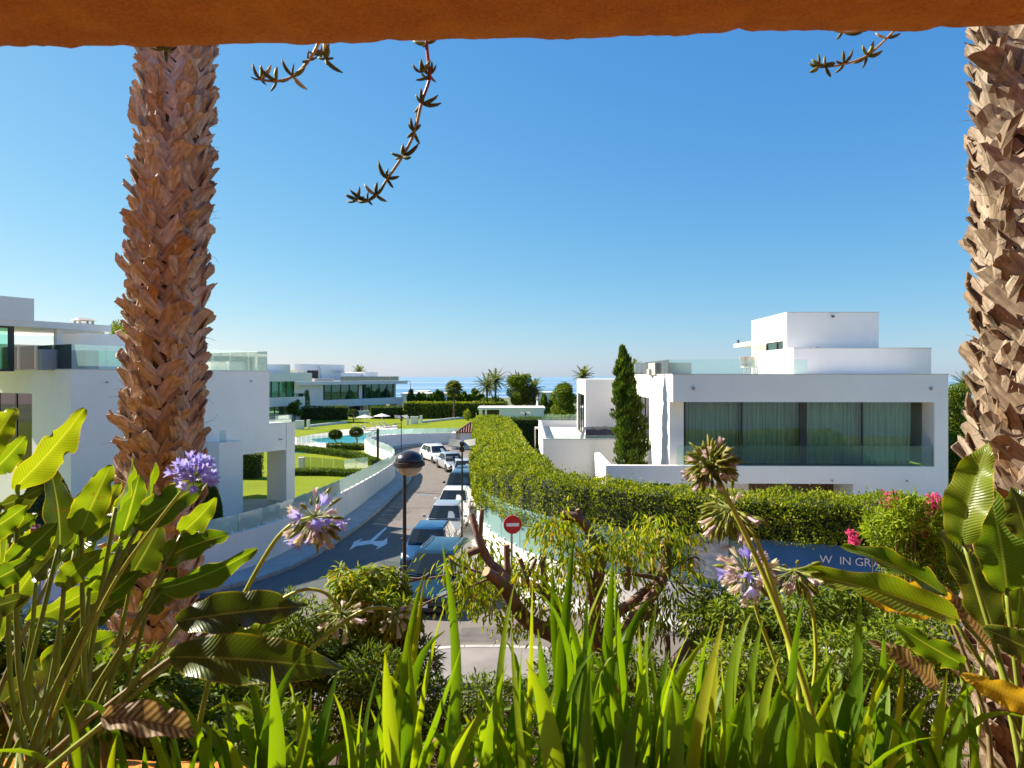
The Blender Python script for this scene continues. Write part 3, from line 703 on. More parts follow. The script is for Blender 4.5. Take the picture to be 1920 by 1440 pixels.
# low walls and built-in seating seen through the rail
MB().box(L1.x(78, 1.2), L1.x(146, 1.2), 1.2, 1.5, zt1, zt1+.82).build('planter_box', M['grey_render'], lv)
MB().box(L1.x(160, 1.6), L1.x(185, 1.6), 1.6, 2.6, zt1, zt1+.85).build('planter_box', M['beige_render'], lv)
MB().box(L1.x(187, 1.5), L1.x(230, 1.5), 1.5, 1.6, zt1+.25, zt1+.85).build('dark_screen', M['far_glass'], lv)
MB().box(L1.x(395, 1.5), L1.x(462, 1.5), 1.5, 2.4, zt1, zt1+.45).build('bench_block', M['beige_render'], lv)
MB().cbox(L1.x(428, 1.3), L1.x(458, 1.3), 1.25, 1.5, zt1+.02, zt1+.5, .05).build('bench_cushion', M['beige_render'], lv)
cy_ = L1.y(157, sxp+1) if False else S+3.0; cx = L1.x(157, S+3)
chz = zc[0]+.24; ch = MB(); ch.box(cx-.35, cx+.35, S+2.7, S+3.3, chz, chz+.22)
for sx in (-.33, .25):
    for sy in (2.72, 3.2): ch.box(cx+sx, cx+sx+.08, S+sy, S+sy+.08, chz+.22, chz+.36)
ch.add([(cx-.42,S+2.62,chz+.36),(cx+.42,S+2.62,chz+.36),(cx+.42,S+3.38,chz+.36),(cx-.42,S+3.38,chz+.36),(cx-.3,S+3,chz+.5),(cx+.3,S+3,chz+.5)], [(0,3,2,1),(0,1,5,4),(1,2,5),(2,3,4,5),(3,0,4)])
ch.build('chimney', M['beige_render'], lv)
MB().box(L1.x(523, -.02), L1.x(529, -.02), -.05, -.001, L1.z(824, x537, 0), L1.z(821.5, x537, 0)).build('wall_lamp', M['metal_grey'], lv)
MB().box(L1.x(536.5, -.004), L1.x(537.3, -.004), -.004, -.0005, z3, z2).build('joint', M['grey_render'], lv)
coping(lv, 0, x505, 0, 13, zt1+.0); coping(lv, x505+.03, x553, 0, DL, z2)
for u_ in (200, 470):
    q = L1.x(u_, 0); MB().tube([(q, -.10, zt1-.5), (q, .02, zt1-.48)], .035, 10).build('drain_spout', M['metal_grey'], lv)
# driveway under the overhang
dw = MB(); dw.sheet([L1.w(-3, -2.2), L1.w(x553+.3, -2.0), L1.w(x553-.2, 1.6), L1.w(x433, 5), L1.w(x433-6, 5)], lambda x, y: zlawn(x, y)+.02); structure(dw.build('driveway', M['drive']))

# ---- second villa, mostly hidden by the first
Yb = 113.0
V2 = Fr(GX(572, Yb), Yb, ANG)       # its far right end; x runs negative towards us
v2 = thing('white_villa', 'distant white villa half hidden beside the near villa, green glazing and white arm', 'house', V2.loc(), ANG)
g0, g1 = V2.x(480, .8), V2.x(552, .8)
zz = [V2.z(785, 0, 0), V2.z(760, 0, 0), V2.z(743.5, 0, 0), V2.z(715, g1, .8), V2.z(699, g1, 0)]
w_ = MB(); w_.box(-22, V2.x(578, 0), -.9, 9, zz[3]+.02, zz[4]); w_.box(-22, 0, 0, 9, zz[1], zz[2]); w_.box(-1.9, 0, .002, 5, -.6, zz[1]); w_.box(-22, -1, 5, 5.3, -.6, zz[3]); w_.box(g1, g1+.3, .8, 5, zz[2], zz[3])
w_.build('wall', M['white_far'], v2)
xs = [g0+(g1-g0)*i/5 for i in range(6)]; window_x(v2, xs, .9, zz[2], zz[3], .10, M['far_glass'])
curtain(v2, g0, g1-.2, 1.3, zz[2], zz[3], M['curtain_far'], 21, .5, .15)
xs = [V2.x(u, 2) for u in (490, 515, 530)]; window_x(v2, xs, 2, -.2, zz[1]-.1, .08, M['far_glass']); MB().box(xs[0]-4, xs[-1]+.3, 3.2, 3.3, -.4, zz[1]).build('interior', M['curtain_far'], v2)
rail_x(v2, V2.x(552, .1), -.2, .1, zz[2], zz[2]+.55, 2)
rb0 = V2.x(551, 6); MB().box(-4.5, 3.0, 7.0, 13, zz[4], V2.z(683, 0, 7)).build('roof_box', M['white_far'], v2)

# ---- third villa with the long glazed front
Yc = 132.0
V3 = Fr(GX(606, Yc), Yc, ANG)
v3 = thing('white_villa', 'distant white villa with a long green glazed upper floor and floating roof', 'house', V3.loc(), ANG)
xe = V3.x(741, 0); xr = V3.x(763, -1); xl3 = V3.x(627, 0)
zz = [V3.z(749, 0, 0), V3.z(722, 0, 0), V3.z(715.5, 0, 0), V3.z(762, xl3, 0)]
w_ = MB(); w_.box(-12, xr, -1.2, 9, zz[1]+.05, zz[2]+.1); w_.box(-12, -.3, -.3, 6, -.6, zz[1]+.05); w_.box(-.3, xe+2.2, -.3, 9, zz[3]-.1, zz[0]-.15)
w_.box(xe+.1, xe+.5, .2, 8, zz[0]-.15, zz[1]+.05); w_.box(xe+.4, xe+2.0, -.28, 2, -.6, zz[3]-.1); w_.box(-.3, xe, 7, 7.3, -.6, zz[1])
w_.build('wall', M['white_far'], v3)
us = [608, 621.5, 639, 655.5, 672]; xs = [V3.x(u, .5) for u in us]; window_x(v3, xs, .5, zz[0]-.1, zz[1], .14, M['far_glass'])
us = [686, 697, 711, 726, 740]; xs2 = [V3.x(u, .5) for u in us]; window_x(v3, xs2, .5, zz[0]-.1, zz[1], .14, M['far_glass'])
MB().box(xs[-1]+.15, V3.x(679, .5), .5, .7, zz[0]-.1, zz[1]).build('wall_panel', M['white_far'], v3)
MB().box(.1, xe, 5, 5.1, zz[0]-.1, zz[1]).build('interior', M['curtain_far'], v3)
curtain(v3, .1, xs[-1]-.2, .95, zz[0]-.1, zz[1], M['curtain_far'], 31, .6, .2); curtain(v3, xs2[0]+.2, xs2[3], .95, zz[0]-.1, zz[1], M['curtain_far'], 32, .6, .2)
for u0, u1, m_ in ((627, 650, 'dark_room'), (650, 660, 'white_far'), (660, 680, 'wood'), (692, 719, 'far_glass'), (719, 724, 'white_far')):
    a, b = V3.x(u0, 2.2), V3.x(u1, 2.2); MB().box(a, b, 2.2, 2.4, -.6, zz[3]-.1).build('ground_floor_panel', M[m_], v3)
for k in range(7):
    a = V3.x(658+k*4.5, 1.9); MB().box(a, a+.22, 1.9, 2.1, -.4, zz[3]-.1).build('screen_slat', M['white_far'] if k > 3 else M['frame'], v3)
zr3 = zz[2]+.1
w_ = MB(); w_.box(V3.x(552, 9), V3.x(646, 9), 9, 16, V3.z(694, 0, 9), V3.z(682, 0, 9)); w_.box(V3.x(556, 9.5), V3.x(576, 9.5), 9.5, 15, zr3-2, V3.z(694, 0, 9)); w_.box(V3.x(598, 9.5), V3.x(646, 9.5), 9.5, 15, zr3-2, V3.z(694, 0, 9))
w_.box(V3.x(604, 8), V3.x(606.5, 8), 8, 8.6, zr3, V3.z(687, 0, 8)); w_.box(V3.x(684.5, 6), V3.x(708, 6), 6, 12, zr3, V3.z(697, 10, 6)); w_.box(V3.x(640, 7), V3.x(683, 7), 7, 12, zr3, V3.z(699, 10, 7))
w_.build('roof_box', M['white_far'], v3)
MB().box(V3.x(576, 9.8), V3.x(598, 9.8), 9.8, 9.9, zr3-2, V3.z(694, 0, 9)).build('window', M['frame'], v3)
rail_x(v3, V3.x(638, .4), V3.x(748, .4), .4, zr3, zr3+.9, 3)
MB().box(V3.x(590, 2), V3.x(626, 2), 2, 3, zr3, zr3+.5).build('roof_planter', M['beige_render'], v3)
MB().box(V3.x(664, 117-132), V3.x(692.5, -15), -15, -14.8, -.4, V3.z(768, 0, -15)).build('garden_screen', M['white_far'], v3)
# ------------------------------------------------------------------ pool terrace
ZD = -.25
def G(u, v, z=ZD): Y = (CZ-z)*F/(v-HV); return (GX(u, Y), Y)
poolpts = [G(583, 824), G(690, 811.5), (G(700, 812)[0]+1.5, 82), G(700, 832.5), G(596, 830)]
deck = [G(520, 826), G(640, 806), G(745, 797), (-14.8, 88), (-13.8, 80.5), (-15.0, 75), (-15.4, 70.5), (-14.6, 67), (-14.2, 66.2), G(640, 841), G(520, 846)]
mb = MB(); mb.sheet(deck, -.235); structure(mb.build('pool_deck', M['deck']))
m, n, b, o = new_mat('pool_water'); 
n.links.new(ramp(n, noise_node(n, .5, 3).outputs[0], [(.3, (.03,.34,.42)), (.7, (.06,.48,.55))]), b.inputs['Base Color']); b.inputs['Roughness'].default_value = .05
bump(n, b, noise_node(n, 3, 3).outputs[0], .12, .05); M['pool'] = m
mb = MB(); mb.sheet(poolpts[::-1], -.228); structure(mb.build('pool_water', M['pool']))
g_ = [G(545, 843), G(600, 846), G(596, 851), G(545, 849)]
mb = MB(); mb.sheet(g_[::-1], -.224); structure(mb.build('shallow_pool_water', M['pool']))
M['canvas'] = simple('pale_canvas', (.62,.58,.54), .9, .05)
for i, (u, vb, vt, lab) in enumerate(((684, 806, 777, 'white parasol over the loungers, the one standing closer to the pool'), (716, 800, 775, 'white parasol over the loungers, the one nearer the lamp post'))):
    x, y = G(u, vb); h = CZ-(vt-HV)/F*y-ZD
    t = thing('parasol', lab, 'parasol', (x, y, ZD), 0, 'pool parasols')
    MB().tube([(0,0,0),(0,0,h)], .035, 8).build('pole', M['metal_white'], t)
    mb = MB(); k = 8; R_ = 1.25
    vs = [(0,0,h)]+[(R_*math.cos(a*math.pi/4), R_*math.sin(a*math.pi/4), h-.42) for a in range(8)]+[(R_*.96*math.cos(a*math.pi/4+.39), R_*.96*math.sin(a*math.pi/4+.39), h-.40) for a in range(8)]
    fs = [(0, 1+a, 9+a) for a in range(8)]+[(0, 9+a, 1+(a+1) % 8) for a in range(8)]
    mb.add(vs, fs); mb.build('canopy', M['canvas'], t)
    MB().lathe([(.28,0),(.28,.06),(.05,.09)], 12).build('base', M['metal_grey'], t)
lng = [(674, 808, 0), (687, 807, 0), (706, 803, 0), (718, 802, 0), (728, 801, 0)]
names = ['lounger farthest from the lamp post', 'lounger under the closer parasol', 'lounger midway between the two parasols', 'lounger under the parasol nearer the lamp post', 'lounger next to the lamp post']
for i, (u, v, _) in enumerate(lng):
    x, y = G(u, v); t = thing('sun_lounger', 'grey pool '+names[i], 'sun lounger', (x, y, ZD), math.radians(-55), 'pool loungers')
    MB().box(-.32,.32,-.3,1.3,.26,.31).build('seat', M['grey_render'], t)
    MB().add([(-.32,-.3,.28),(.32,-.3,.28),(.32,-.85,.80),(-.32,-.85,.80),(-.32,-.26,.31),(.32,-.26,.31),(.32,-.81,.83),(-.32,-.81,.83)], [(0,3,2,1),(4,5,6,7),(0,1,5,4),(2,3,7,6),(0,4,7,3),(1,2,6,5)]).build('backrest', M['grey_render'], t)
    for sx in (-.28,.24):
        for sy in (-.25,1.2): MB().box(sx,sx+.04,sy,sy+.04,0,.26).build('leg', M['metal_grey'], t)
# white gate posts and screens round the lawn
for (u0, u1, v0, v1, lab) in ((553, 569, 789, 805, 'white square garden screen beside the hidden villa'), (575, 580, 788, 804, 'thin white gate post by the hidden villa'), (559, 569, 859, 879, 'white utility pillar on the near lawn'),
        (504, 511, 855, 880, 'white utility pillar seen beside the villa pillar'), (769.5, 784, 781.5, 795, 'white screen beside the solar lamp post on the far lawn'), (787, 791.5, 780, 793, 'thin white gate post on the far lawn'), (762, 766, 782, 797, 'narrow white post behind the solar lamp')):
    x, y = G(u0, v1, zlawn(0, 100) if v1 < 830 else zlawn(0, 48)); x1 = GX(u1, y); zt_ = CZ-(v0-HV)/F*y; zb_ = CZ-(v1-HV)/F*y
    t = thing('white_post', lab, 'post', ((x+x1)/2, y, zb_)); hw = abs(x1-x)/2
    MB().cbox(-hw, hw, 0, .35, -.1, zt_-zb_, .015).build('pillar', M['garden_wall'], t); MB().box(-hw-.02, hw+.02, -.02, .37, zt_-zb_+.001, zt_-zb_+.05).build('cap', M['garden_wall'], t)
for pts, lab in (([(580, 801), (652, 793)], 'low white kerb wall edging the lawn below the far villa'), ([(791, 793), (885, 783)], 'low white kerb wall crossing the far lawn')):
    a = G(*pts[0]); b2 = G(*pts[1]); t = thing('low_wall', lab, 'wall', (*a, ZD)); d = Vector((b2[0]-a[0], b2[1]-a[1])); L_ = d.length; t.rotation_euler.z = math.atan2(d.y, d.x)
    nn = max(2, int(L_/4))
    for k in range(nn): MB().cbox(L_*k/nn+.01, L_*(k+1)/nn-.01, 0, .3, -.1, .32, .02).build('wall_block', M['garden_wall'], t)
# low glass fences around the pool
for (pts, n_, lab) in (([(556, 838), (590, 830), (632, 822)], 8, 'low glass fence at the pool edge'), ([(560, 878), (600, 882), (645, 888), (690, 880)], 6, 'clear glass fence panels across the near lawn')):
    pp = [Vector((*G(u, v, zlawn(0, 48 if v > 860 else 80)), 0)) for u, v in pts]; pp = resample(pp, sum((pp[i+1]-pp[i]).length for i in range(len(pp)-1))/n_)
    t = thing('glass_fence', lab, 'fence', (pp[0].x, pp[0].y, 0))
    for i in range(len(pp)-1):
        a, b2 = pp[i].lerp(pp[i+1], .02), pp[i].lerp(pp[i+1], .98); nrm = Vector((-(b2-a).y, (b2-a).x, 0)).normalized()*.015
        z = zlawn(0, a.y); MB().prism([a, b2, b2+nrm, a+nrm], z+.03, z+1.0).build('glass_panel', M['clear_glass'], t, world=True)
# ------------------------------------------------------------------ trees
M['bark'] = simple('grey_brown_bark', (.13,.085,.06), .9, .4, 9, .8, bscale=22, stretch=(1,1,.4))
M['leaf_far'] = leaf_mat('tree_leaf', [(0,(.06,.11,.010)),(.5,(.13,.19,.012)),(1,(.23,.26,.02))], (1.1,1.15,.4), .4, .55)
M['leaf_topi'] = leaf_mat('topiary_leaf', [(0,(.03,.06,.012)),(.5,(.06,.10,.018)),(1,(.11,.15,.03))], (1.1,1.15,.5), .3, .5)
M['leaf_brown'] = leaf_mat('brownish_leaf', [(0,(.07,.055,.02)),(.5,(.12,.085,.03)),(1,(.10,.13,.02))], (1.1,1.05,.6), .3, .6)
M['needle'] = leaf_mat('cypress_leaf', [(0,(.045,.09,.012)),(.5,(.10,.165,.014)),(1,(.18,.23,.02))], (1.1,1.2,.4), .3, .55)
M['palm_leaf'] = leaf_mat('palm_leaf', [(0,(.08,.11,.025)),(.5,(.14,.17,.04)),(1,(.22,.22,.06))], (1.1,1.1,.5), .35, .5)
def ell(r, c, rad, n, fill=.25):
    d = unit(r.normal(size=(n, 3))); rr = (1-np.abs(r.normal(0, fill, n))); return np.asarray(c)+d*rr[:, None]*np.asarray(rad), d
def tree(name, label, cat, loc, trunk_h, blobs, mat, dens, L, W, seed=1, trunk_r=.12, group=None, mats=None, droop=0):
    """blobs: ((x,y,z) centre, (rx,ry,rz)) clumps that make up the crown"""
    t = thing(name, label, cat, loc, 0, group); r = np.random.default_rng(seed); rr = random.Random(seed)
    tb_ = MB(); lean = (rr.uniform(-.1,.1), rr.uniform(-.1,.1))
    tb_.tube([(0,0,-.2),(lean[0]*.4,lean[1]*.4,trunk_h*.5),(lean[0],lean[1],trunk_h)], [trunk_r*1.25, trunk_r, trunk_r*.75], 8)
    for c, rd in blobs[:7]: tb_.tube([(lean[0],lean[1],trunk_h*.85), (c[0]*.5,c[1]*.5,(trunk_h+c[2])*.5), c], [trunk_r*.5, trunk_r*.35, trunk_r*.15], 5)
    tb_.build('trunk', M['bark'], t, smooth=True)
    Pt, Dn = [], []
    for k, (c, rd) in enumerate(blobs):
        n = int(dens*(rd[0]*rd[1]+rd[0]*rd[2]+rd[1]*rd[2])*4.2)
        p, d = ell(r, c, rd, n); p += d*(nz(p*2.2, 1.0/max(rd), seed+k)*.22*min(rd))[:, None]; Pt.append(p); Dn.append(d)
    Pt = np.concatenate(Pt); Dn = np.concatenate(Dn)
    V, Fq = leaves(Pt, Dn*.6+r.normal(0, .6, Pt.shape)+np.array([0,0,.2-droop]), Dn+r.normal(0, .5, Pt.shape), L*r.uniform(.6,1.3,len(Pt)), W*r.uniform(.6,1.3,len(Pt)))
    link('crown', npmesh('crown', V, Fq, mat), t, kind='stuff'); return t
def blobs_rand(seed, n, c, R_, r0, r1):
    rr = random.Random(seed); out = []
    for _ in range(n):
        a = rr.uniform(0, 6.28); h = rr.uniform(-1, 1); q = rr.uniform(.35, 1)*math.sqrt(max(0, 1-h*h*.8)); s = rr.uniform(r0, r1)
        out.append(((c[0]+R_[0]*q*math.cos(a), c[1]+R_[1]*q*math.sin(a), c[2]+R_[2]*h*.8), (s, s, s*.85)))
    return out
# lollipop trees by the pool
for (u, vb, vc, rpx, lab) in ((629, 838, 816, 11.5, 'small lollipop tree with round crown, left of the two at the pool'), (668, 832, 811.5, 11.8, 'small lollipop tree with round crown and bent trunk, at the middle of the pool'), (662, 792, 776, 10, 'round clipped shrub beyond the pool, behind the parasols')):
    x, y = G(u, vb); zc_ = CZ-(vc-HV)/F*y-ZD; rd = rpx/F*y
    t = thing('topiary_tree', lab, 'tree', (x, y, ZD), 0, 'clipped trees at the pool'); r = np.random.default_rng(int(u))
    MB().tube([(.0,0,-.1),(.12,0,zc_*.35),(-.12,.05,zc_*.65),(0,0,zc_)], [.10,.085,.08,.07], 7).build('trunk', M['bark'], t, smooth=True)
    p, d = ell(r, (0,0,zc_+.05), (rd, rd, rd*.72), 2600, .07); p[:, 2] = np.maximum(p[:, 2], zc_-rd*.45)
    V, Fq = leaves(p, d+r.normal(0,.5,p.shape), d+r.normal(0,.4,p.shape), .16, .10); link('crown', npmesh('crown', V, Fq, M['leaf_topi']), t, kind='stuff')
# near conical topiaries by the villa wall
for (u, vb, v0, wpx, Y, lab) in ((392, 1000, 905, 52, 27.0, 'dark egg-shaped clipped bush beside the villa corner'), (88, 1010, 880, 92, 24.0, 'dark clipped bush beside the end wall of the near villa')):
    b_ = P(u, vb, Y); h = (vb-v0)/F*Y; t = thing('clipped_bush', lab, 'bush', (b_.x, b_.y, b_.z-.3)); r = np.random.default_rng(int(u)); rd = wpx/2/F*Y
    n_ = 9000; d = unit(r.normal(size=(n_,3))); zf = (d[:, 2]+1)/2; p = d*np.stack([rd*(1.08-.45*zf)]*2+[np.full(n_, h*.52)], 1); p[:, 2] += h*.5+.3; p -= d*np.abs(r.normal(0,.04,(n_,1)))
    V, Fq = leaves(p, d+r.normal(0,.6,p.shape), d+r.normal(0,.4,p.shape), .06, .035); link('foliage', npmesh('foliage', V, Fq, M['needle']), t, kind='stuff')
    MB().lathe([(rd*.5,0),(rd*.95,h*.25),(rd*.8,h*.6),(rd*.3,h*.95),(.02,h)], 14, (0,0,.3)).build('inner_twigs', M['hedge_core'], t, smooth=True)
# cypress in front of the right villa
def cypress(label, loc, h, rmax, n, L, W, seed, lean=0.0, group=None, sub=1.0):
    t = thing('cypress_tree', label, 'tree', loc, 0, group); r = np.random.default_rng(seed)
    MB().tube([(0,0,-.1),(lean*.5,0,h*.5),(lean,0,h*.93)], [rmax*.16,rmax*.10,.01], 7).build('trunk', M['bark'], t)
    f = r.uniform(0, 1, n)**.85; a = r.uniform(0, 6.283, n)
    prof = np.interp(f, [0,.06,.2,.45,.7,.88,1], [.62,.86,1,.92,.66,.40,.02])
    lob = 1+.22*np.sin(a*3+f*9+seed)+.20*np.sin(a*5-f*17)+.24*np.sin(f*37+a*3)+.16*np.sin(f*71-a*4)
    rr_ = rmax*prof*lob*(1-np.abs(r.normal(0,.22,n))); p = np.stack([rr_*np.cos(a)+lean*f, rr_*np.sin(a), f*h], 1)
    d = np.stack([np.cos(a)*.5, np.sin(a)*.5, np.full(n, 1.4)], 1)+r.normal(0,.28,(n,3))
    V, Fq = leaves(p, d, np.stack([np.cos(a),np.sin(a),a*0+.1],1)+r.normal(0,.4,(n,3)), L*r.uniform(.6,1.3,n), W*r.uniform(.7,1.3,n))
    link('crown', npmesh('crown', V, Fq, M['needle']), t, kind='stuff'); return t
cb = P(1188, 893, 30.4); ctip = P(1167, 654, 30.4)
cypress('tall slender cypress in front of the white villa', (cb.x, cb.y, cb.z), ctip.z-cb.z, .58, 16000, .20, .055, 5, ctip.x-cb.x)
# palms
def frond(mb_, o, az, el, L, droop, w, n=14, leaf=.5, seed=0):
    r = random.Random(seed); p = Vector(o); d = Vector((math.cos(az)*math.cos(el), math.sin(az)*math.cos(el), math.sin(el))); st = L/n; pts = [p.copy()]
    for i in range(n):
        d = (d+Vector((0,0,-droop*st*(.5+i/n)))).normalized(); p = p+d*st; pts.append(p.copy())
    side = Vector((-math.sin(az), math.cos(az), 0))
    for i in range(1, n+1):
        t = i/n; ln = leaf*(math.sin(math.pi*min(1,.15+t*.85)))**.6
        tg = (pts[i]-pts[i-1]).normalized()
        for s in (-1, 1):
            e = pts[i]+(side*s*.8+tg*.7+Vector((0,0,-.25+r.uniform(-.2,.1)))).normalized()*ln
            mb_.add([pts[i]-tg*w, e, pts[i]+tg*w], [(0,1,2)])
    mb_.tube(pts[::3]+[pts[-1]], [.02*L/3]*(len(pts[::3])+1), 3)
def date_palm(label, loc, h, L, nf, seed, group='palms beyond the far hedge', lean=(0,0), leaf=.62):
    t = thing('date_palm', label, 'palm tree', loc, 0, group); r = random.Random(seed)
    MB().tube([(0,0,-.3),(lean[0]*.4,lean[1]*.4,h*.5),(lean[0],lean[1],h)], [.24,.19,.2], 9).build('trunk', M['bark'], t, smooth=True)
    mb_ = MB()
    for k in range(nf): frond(mb_, (lean[0],lean[1],h), k*2.399+r.uniform(-.2,.2), math.radians(78-110*(k/nf)**.9+r.uniform(-8,8)), L*r.uniform(.8,1.05), .55/L*1.6, .035*L, 15, leaf, seed+k)
    mb_.build('crown', M['palm_leaf'], t, kind='stuff'); return t
def fan_palm(label, loc, h, rad, nf, seed, group='palms beyond the far hedge'):
    t = thing('fan_palm', label, 'palm tree', loc, 0, group); r = random.Random(seed)
    MB().tube([(0,0,-.3),(.05,0,h*.5),(0,0,h)], [.22,.16,.18], 9).build('trunk', M['bark'], t, smooth=True); mb_ = MB()
    for k in range(nf):
        az = k*2.399; el = math.radians(80-130*(k/nf)); d = Vector((math.cos(az)*math.cos(el), math.sin(az)*math.cos(el), math.sin(el))); o = Vector((0,0,h)); e = o+d*rad*.5
        mb_.tube([o, e], .02, 3); s = d.cross(Vector((0,0,1))).normalized(); u = s.cross(d)
        for j in range(13):
            a = math.radians(-120+240*j/12); q = (d*math.cos(a)+s*math.sin(a)+Vector((0,0,-.22*abs(math.sin(a))))).normalized(); f_ = e+q*rad*.55*r.uniform(.85,1.1)
            sd = q.cross(u).normalized()*rad*.05; mb_.add([e, e+q*rad*.3+sd, f_+Vector((0,0,-.1*rad)), e+q*rad*.3-sd], [(0,1,2),(0,2,3)])
    mb_.build('crown', M['palm_leaf'], t, kind='stuff'); return t
ZF = -.25
q = P(851, 775, 116); fan_palm('lone fan palm standing in front of the far dark hedge', (q.x, 116, ZF), CZ-(729-HV)/F*116-ZF, 1.75, 44, 2)
for (u, v, Y, L_, lab) in ((913, 724, 122, 3.1, 'drooping date palm beyond the hedge, the lower of the pair'), (929, 715, 126, 3.0, 'taller date palm of the pair beyond the hedge'), (972, 722, 130, 3.4, 'date palm partly hidden behind the bushy tree'), (1001, 728, 128, 2.6, 'date palm fronds right of the bushy tree')):
    date_palm(lab, (GX(u, Y), Y, -1), CZ-(v-HV)/F*Y+1, L_, 34, int(u))
date_palm('date palm crown rising behind the villa annex', (GX(1094, 70), 70, 0), CZ-(706-HV)/F*70, 1.5, 34, 77, leaf=.36)
date_palm('small palm peeping over the roof terrace behind the cypress', (GX(1188, 62), 62, 0), CZ-(688-HV)/F*62, 1.1, 26, 78, leaf=.3)
date_palm('palm crown behind the roof of the glazed far villa', (GX(673, 160), 160, 0), CZ-(697-HV)/F*160, 2.2, 26, 79)
date_palm('palm beside the far right edge of the white villa', (GX(1808, 60), 60, 0), CZ-(722-HV)/F*60, 1.5, 26, 80, leaf=.36)
# bushy trees
Y = 121; q = P(978, 740, Y)
tree('bushy_tree', 'bushy bright green tree with a brownish side beyond the far hedge', 'tree', (q.x, Y, -1), 3.2, blobs_rand(3, 16, (-.2, 0, 5.6), (2.6, 2, 2.6), .75, 1.25), M['leaf_far'], 55, .26, .17, 3, .2)
bt = bpy.data.objects['bushy_tree']; r = np.random.default_rng(8); p, d = ell(r, (1.4, -1.0, 4.6), (1.6, 1.2, 2.1), 2600, .35)
V, Fq = leaves(p, d*.5+r.normal(0,.6,p.shape), d+r.normal(0,.5,p.shape), .26, .16); link('brown_foliage', npmesh('brown_foliage', V, Fq, M['leaf_brown']), bt, kind='stuff')
tree('low_shrub', 'pale green shrub between the date palms and the hedge', 'shrub', (GX(918, 120.5), 120.5, -.25), .8, blobs_rand(4, 9, (0, 0, 2.7), (2.2, 1, .8), .6, .95), M['leaf_far'], 50, .24, .16, 4, .1)
q = P(1057, 745, 72)
tree('round_tree', 'dense round green tree beside the villa annex', 'tree', (q.x, 72, .3), 1.5, blobs_rand(5, 18, (0, 0, 3.9), (1.05, 1.1, 1.9), .55, .9), M['leaf_far'], 120, .16, .11, 5, .15)
tree('low_shrub', 'yellowish shrubs behind the terrace glass', 'shrub', (GX(1045, 62), 62, .3), .6, blobs_rand(6, 9, (0, 0, 2.7), (1.9, .5, .35), .4, .55), M['hedge'], 120, .14, .10, 6, .06)
q = P(1800, 800, 36)
tree('garden_tree', 'green garden tree between the white villa and the thick palm trunk', 'tree', (q.x+.6, 37, .3), 1.4, blobs_rand(7, 20, (0, 0, 3.3), (1.3, 1.2, 3.1), .6, .9), M['leaf_far'], 170, .13, .09, 7, .15)
for i, (u, v, Y, rx, lab) in enumerate(((205, 628, 72, 2.3, 'tree crown over the near villa roof, next to the palm trunk'), (150, 630, 74, 1.7, 'thin tree crown over the near villa roof behind the chimney'), (235, 622, 74, 1.5, 'yellowish tree crown half behind the shaggy palm trunk'))):
    q = P(u, v, Y); tree('distant_tree', lab, 'tree', (q.x, Y, 0), q.z-1, blobs_rand(20+i, 10, (0, 0, q.z), (rx, rx, .8), .4, .75), M['hedge'], 60, .20, .12, 20+i, .2, 'trees behind the near villa')
tree('low_shrub', 'small pale clipped shrub on the far lawn by the hedge end', 'shrub', (GX(876, 112), 112, ZF), .4, [((0,0,.9),(.6,.6,.9))], M['hedge'], 90, .2, .14, 9, .06)
tree('banana_plant', 'dark leafy plant in front of the hidden villa', 'plant', (GX(553, 108), 108, -.2), 1.0, blobs_rand(10, 7, (0, 0, 2.2), (1.0, .8, 1.0), .35, .6), M['needle'], 60, .5, .18, 10, .1)
tree('tall_shrub', 'narrow dark shrub at the corner of the glazed far villa', 'shrub', (GX(575, 116), 116, -.2), .6, [((0,0,2.4),(.5,.5,2.0)), ((0,0,4.0),(.35,.35,1.0))], M['needle'], 90, .22, .14, 11, .08)
# row of small conifers and the long low building beyond the hedge
cn = [(770,735),(784,742),(794,741),(806,743),(814,741),(820,735),(827,738),(847,742),(857,741),(866,744),(872,738),(880,744),(890,733),(896,737),(903,743),(1020,744),(1038,742)]
for i, (u, vt) in enumerate(cn):
    Y = 150; h = CZ-(vt-HV)/F*Y+1.8; cypress('small dark conifer, %s from the street lamp in the row beyond the hedge' % ('first second third fourth fifth sixth seventh eighth ninth tenth eleventh twelfth thirteenth fourteenth fifteenth'.split()[i]) if i < 15 else ('dark conifer right of the bushy tree' if i == 15 else 'dark conifer beside the round tree'), (GX(u, Y), Y, -1.8), h, .9, 700, .8, .28, 40+i, RND.uniform(-.2,.2), 'conifers beyond the far hedge')
def block_house(label, u0, u1, v0, v1, Y, mat):
    x0, x1 = GX(u0, Y), GX(u1, Y); z1 = CZ-(v0-HV)/F*Y; t = thing('low_building', label, 'building', ((x0+x1)/2, Y, -3)); hw = (x1-x0)/2
    MB().cbox(-hw, hw, 0, 9, 0, z1+3, .03).build('wall', mat, t); MB().box(-hw-.2, hw+.2, -.2, 9.2, z1+3.001, z1+3.2).build('roof_slab', M['white_far'], t)
    for k in range(3): MB().box(-hw*.8+k*hw*.6, -hw*.8+k*hw*.6+hw*.3, -.03, .05, (z1+3)*.35, (z1+3)*.7).build('window', M['far_glass'], t)
    return t
block_house('long low white building beyond the far hedge', 752, 848, 739, 770, 165, M['white_far'])
block_house('pale low building behind the bushy tree', 1008, 1040, 737, 770, 168, M['white_far'])
block_house('small white block on top of the row behind the conifers', 776, 800, 735, 745, 178, M['beige_render'])
